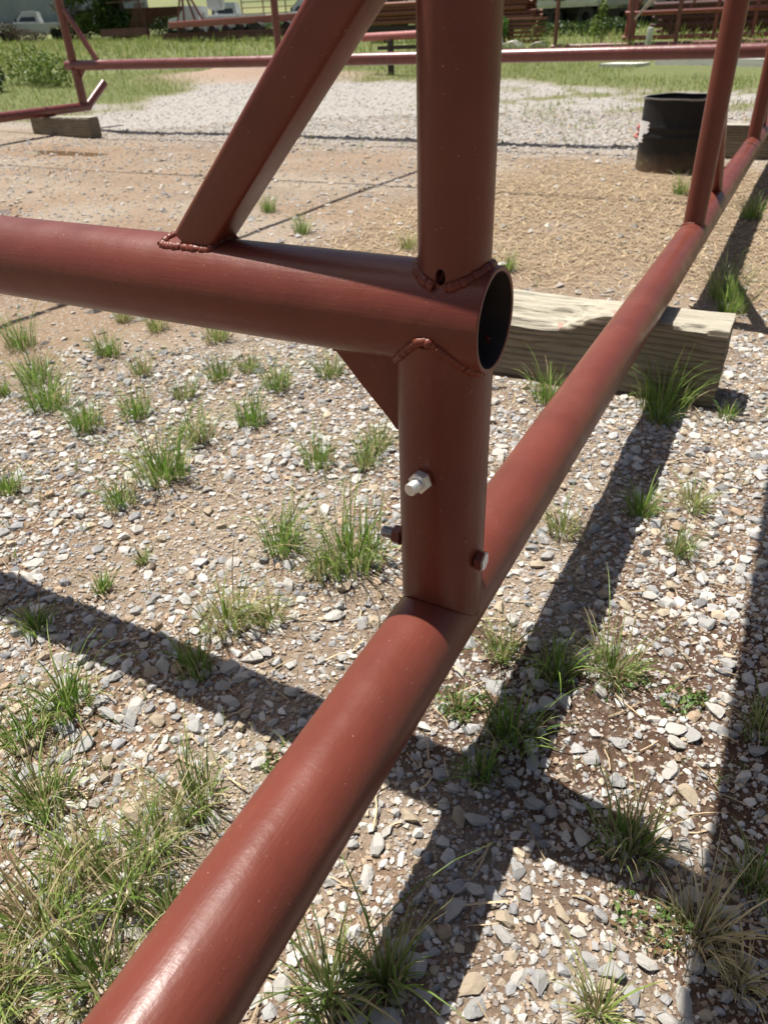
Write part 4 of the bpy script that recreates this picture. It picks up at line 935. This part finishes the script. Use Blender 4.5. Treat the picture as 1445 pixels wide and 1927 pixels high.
for (a, b) in ((-4.75, -4.35), (-4.55, -4.05)):
    o = bar('angle_iron', W(a, 23.1, -.05 + (a + 4.75)), W(b, 23.1, .42 + (a + 4.75)), .05, .05, simple('pale_angle_iron', (.5, .38, .34), .5), None, .004); tag(o, 'pale %s angle iron leaning in the front truss' % ('lower' if a < -4.7 else 'upper'), 'angle iron')
# concrete slab
CONC = simple('pale_concrete', (.62, .61, .57), .85, 0, .1, 3, .01)
def slab(pts, th, label):
    z = max(gz(*p) for p in pts) + .01; n = len(pts); v = [(p[0], p[1], z - .15) for p in pts] + [(p[0], p[1], z + th) for p in pts]
    o = py_mesh('concrete_slab', v, [tuple(range(n))[::-1], tuple(range(n, 2 * n))] + [(i, (i + 1) % n, (i + 1) % n + n, i + n) for i in range(n)], CONC); tag(o, label, 'slab')
slab([(-3.2, 18.1), (-.2, 16.9), (2.5, 17.0), (3, 20.2), (-.3, 20.6), (-2.6, 19.8)], .035, 'pale flat concrete slab lying in the grass beyond the drum')
slab([(-4.3, 17.9), (-3.5, 17.7), (-3.3, 18.2), (-4.1, 18.4)], .04, 'small broken concrete piece left of the big slab')
# rubble
def rubble(x, y, s, lab, c):
    m = simple('rubble', c, .85, 0, .15, 6, .01); v0 = sh2[3] * np.array(s); t = py_mesh('rubble_rock', v0, [tuple(q) for q in f2], m, None, False, (x, y, gz(x, y) + s[2] * .4)); tag(t, lab, 'rock')
rubble(-8.35, 23.9, (.42, .3, .17), 'chalk white rubble lump lying beyond the far rail', (.68, .66, .58))
rubble(-8.65, 23.7, (.13, .12, .3), 'small upright white rubble piece left of the lump', (.66, .65, .6))
rubble(-7.6, 24.0, (.33, .25, .14), 'grey rubble lump right of the white one', (.4, .38, .33))

# foliage
def leaves(n, blobs, size, pal, r):
    """leaf quads spread through ellipsoids; blobs = (x,y,z,rx,ry,rz,weight)"""
    wts = np.array([b[6] for b in blobs], float); wts /= wts.sum(); k = r.choice(len(blobs), n, p=wts); B = np.array(blobs)[k]
    d = r.normal(size=(n, 3)); d /= np.linalg.norm(d, axis=1)[:, None]; q = r.uniform(.25, 1, n) ** .6
    P = B[:, :3] + d * B[:, 3:6] * q[:, None]
    a = r.normal(size=(n, 3)); a /= np.linalg.norm(a, axis=1)[:, None]; b = np.cross(a, r.normal(size=(n, 3))); b /= np.linalg.norm(b, axis=1)[:, None]
    s = (size * r.uniform(.5, 1.3, n))[:, None]
    V = np.stack([P - a * s, P - b * s * .45, P + a * s, P + b * s * .45], 1).reshape(-1, 3); F = np.arange(4 * n).reshape(n, 4)
    c = np.array(pal)[r.integers(0, len(pal), n)] * r.uniform(.7, 1.25, (n, 1)); return V, F, np.repeat(c, 4, 0)
PG = [(.05, .09, .02), (.07, .12, .025), (.035, .065, .018)]; PL = [(.13, .2, .035), (.2, .26, .06), (.09, .15, .03)]
BARK = simple('bark', (.06, .045, .035), .9, 0, .3, 4, .02)
def tree(x, y, label, trunk_r, h, blobs, n, size, pal, seed, limbs=5, name='tree', cat='tree'):
    z = gz(x, y); t = root(name, label, cat, (x, y, z)); r = np.random.default_rng(seed); rr = random.Random(seed)
    if trunk_r:
        tube_curve('trunk', [(x + .1 * math.sin(i * .7), y, z - .2 + h * i / 8) for i in range(9)], trunk_r, BARK, t, 12, lambda i: 1.15 - .07 * i)
        for k in range(limbs):
            b = blobs[rr.randrange(len(blobs))]; z1 = z + h * rr.uniform(.3, .8); e = Vector((x + b[0], y + b[1], z + b[2])); s0 = Vector((x, y, z1))
            tube_curve('limb', [s0.lerp(e, i / 6) + Vector((0, 0, .15 * math.sin(i * .9))) for i in range(7)], trunk_r * .35, BARK, t, 8, lambda i: 1 - .12 * i)
    v, f, c = leaves(n, blobs, size, pal, r); o = mesh_np('crown' if trunk_r else 'foliage', v, f, LEAF, t, False, c, (x, y, z)); return t
tree(-42.8, 43.6, 'dark shade tree with low hanging crown at upper left', .55, 5, [(0, 0, 4.2, 3.2, 2.5, 1.8, 5), (-2.6, -1, 3.2, 1.8, 1.6, 1.2, 2), (1.4, -.8, 3.1, 1.1, 1.1, 1.1, 1.5), (.2, -1.2, 1.6, .9, .8, 1.3, 1.6), (-4.6, .6, 3.5, 2, 1.6, .9, 2), (1.4, -.9, .8, 1.2, .8, .9, 1)], 9000, .17, PG, 5)
tree(-45.6, 43.4, 'light green sapling in front of the dark trailer', .06, 1.4, [(0, 0, 1.2, .8, .6, .55, 2), (-.7, .1, .9, .5, .5, .4, 1), (.8, 0, .7, .6, .5, .5, 1), (1.4, .2, .9, .7, .5, .6, 1)], 1400, .10, PL, 6, 3, 'sapling', 'sapling')
tree(-15.2, 11.3, 'dense dark green bush at the left edge', 0, 1, [(0, 0, .28, .55, .5, .36, 3), (-.75, .1, .36, .6, .5, .42, 3), (.35, -.15, .15, .3, .3, .22, 1)], 5200, .045, PG, 7, 0, 'bush', 'bush')
tree(-14.6, 12.6, 'looser light green weeds behind the dark bush', 0, 1, [(0, 0, .3, .8, .4, .34, 2), (-1.2, .4, .4, .8, .5, .45, 2)], 2600, .04, PL, 8, 0, 'bush', 'bush')
tree(-9.85, 26.4, 'leafy green weed growing against the channel pile', 0, 1, [(0, 0, .28, .5, .35, .3, 2), (.2, 0, .5, .3, .3, .25, 1)], 900, .07, [(.08, .2, .03), (.14, .3, .05)], 9, 0, 'weed', 'weed')
tree(-7.2, 30.5, 'dark green weeds under the edge of the white box truck', 0, 1, [(0, 0, .25, 1.1, .5, .3, 2), (-2, .4, .2, 1.4, .5, .3, 2)], 2600, .07, PG, 10, 0, 'weed', 'weed')
tree(-6.1, 25.0, 'tall thin seeding weed beside the thin post', .02, 1.2, [(0, 0, .45, .28, .25, .4, 2), (.05, 0, .9, .14, .14, .3, 1)], 420, .05, PL, 12, 0, 'weed', 'weed')
tree(-50.3, 41.8, 'brown dead brush in front of the old pickup', 0, 1, [(0, 0, .4, 2.6, .5, .45, 2), (-1.5, 0, .8, 1.2, .5, .5, 1)], 2600, .07, [(.09, .06, .04), (.12, .09, .06), (.05, .06, .03)], 13, 0, 'brush', 'brush')
tree(-29.5, 44.5, 'dark green brush added to darken the area behind the pink beam and the flatbed', 0, 1, [(0, 0, .4, 3.2, .6, .55, 2), (4.5, -.6, .35, 2.6, .6, .5, 2)], 3600, .09, PG, 15, 0, 'brush', 'brush')  # brush mass added to darken the background behind the flatbed
tree(-47.6, 44.3, 'tangled dark brush added to deepen the shade between the pickup and the shade tree', 0, 1, [(0, 0, .8, 1.6, .7, .9, 3), (1.9, .3, 1.2, 1.2, .7, 1.0, 2), (-.6, 0, 2.0, 1.4, .7, .5, 1)], 4200, .09, [(.05, .06, .02), (.07, .05, .03), (.04, .06, .02)], 16, 0, 'brush', 'brush')  # brush added as darker shade between pickup and tree
tree(-36.6, 44.6, 'dark hedge of weeds left of the service truck', 0, 1, [(0, 0, .4, 2.2, .6, .5, 2), (-3.2, .5, .6, 2, .6, .7, 2)], 2600, .09, PG, 14, 0, 'brush', 'brush')
for i, (wx, wy, wr, lab) in enumerate(((-.10, 1.03, .07, 'low feathery weed flat on the gravel at right'), (-.33, .84, .045, 'small broadleaf weed in the damp shade beside the pipe'), (.03, 1.02, .04, 'tiny round leaved weed right of the feathery one'), (-.55, .60, .04, 'tiny green weed left of the foreground pipe'), (.05, .60, .05, 'flat weed where the shadows cross at lower right'))):
    tree(wx, wy, lab, 0, 0, [(0, 0, .008, wr, wr, .012, 2), (wr * .7, .02, .006, wr * .6, wr * .5, .008, 1)], 260, .0062, [(.11, .2, .05), (.16, .24, .07), (.2, .12, .06)], 40 + i, 0, 'weed', 'weed')
# small gate on the left, thin post right, weed stalk
gt = root('gate', 'rusty barred gate leaning at the shade tree', 'gate', (-36.5, 39.2, gz(-36.5, 39.2)))
for k in range(7): bar('gate_bar', (-38.2 + k * .3, 39.5 - k * .05, gz(-36.5, 39.2) + .2 + k * .12), (-37.0 + k * .12, 39.3, gz(-36.5, 39.2) + 1.9), .04, .04, DRUST, gt, 0)
bar('gate_frame', (-36.1, 39.0, gz(-36, 39) + .0), (-36.6, 39.0, gz(-36, 39) + 3), .06, .06, DRUST, gt, 0); bar('gate_frame', (-39.6, 39.6, gz(-38, 39) + 2.0), (-36.3, 39.0, gz(-38, 39) + 2.0), .06, .06, DRUST, gt, 0)
bar('gate_frame', (-41, 40.2, gz(-38, 39) + .5), (-36.1, 39.0, gz(-38, 39) + .5), .3, .4, DRUST, gt, 0)
bpy.context.view_layer.update()
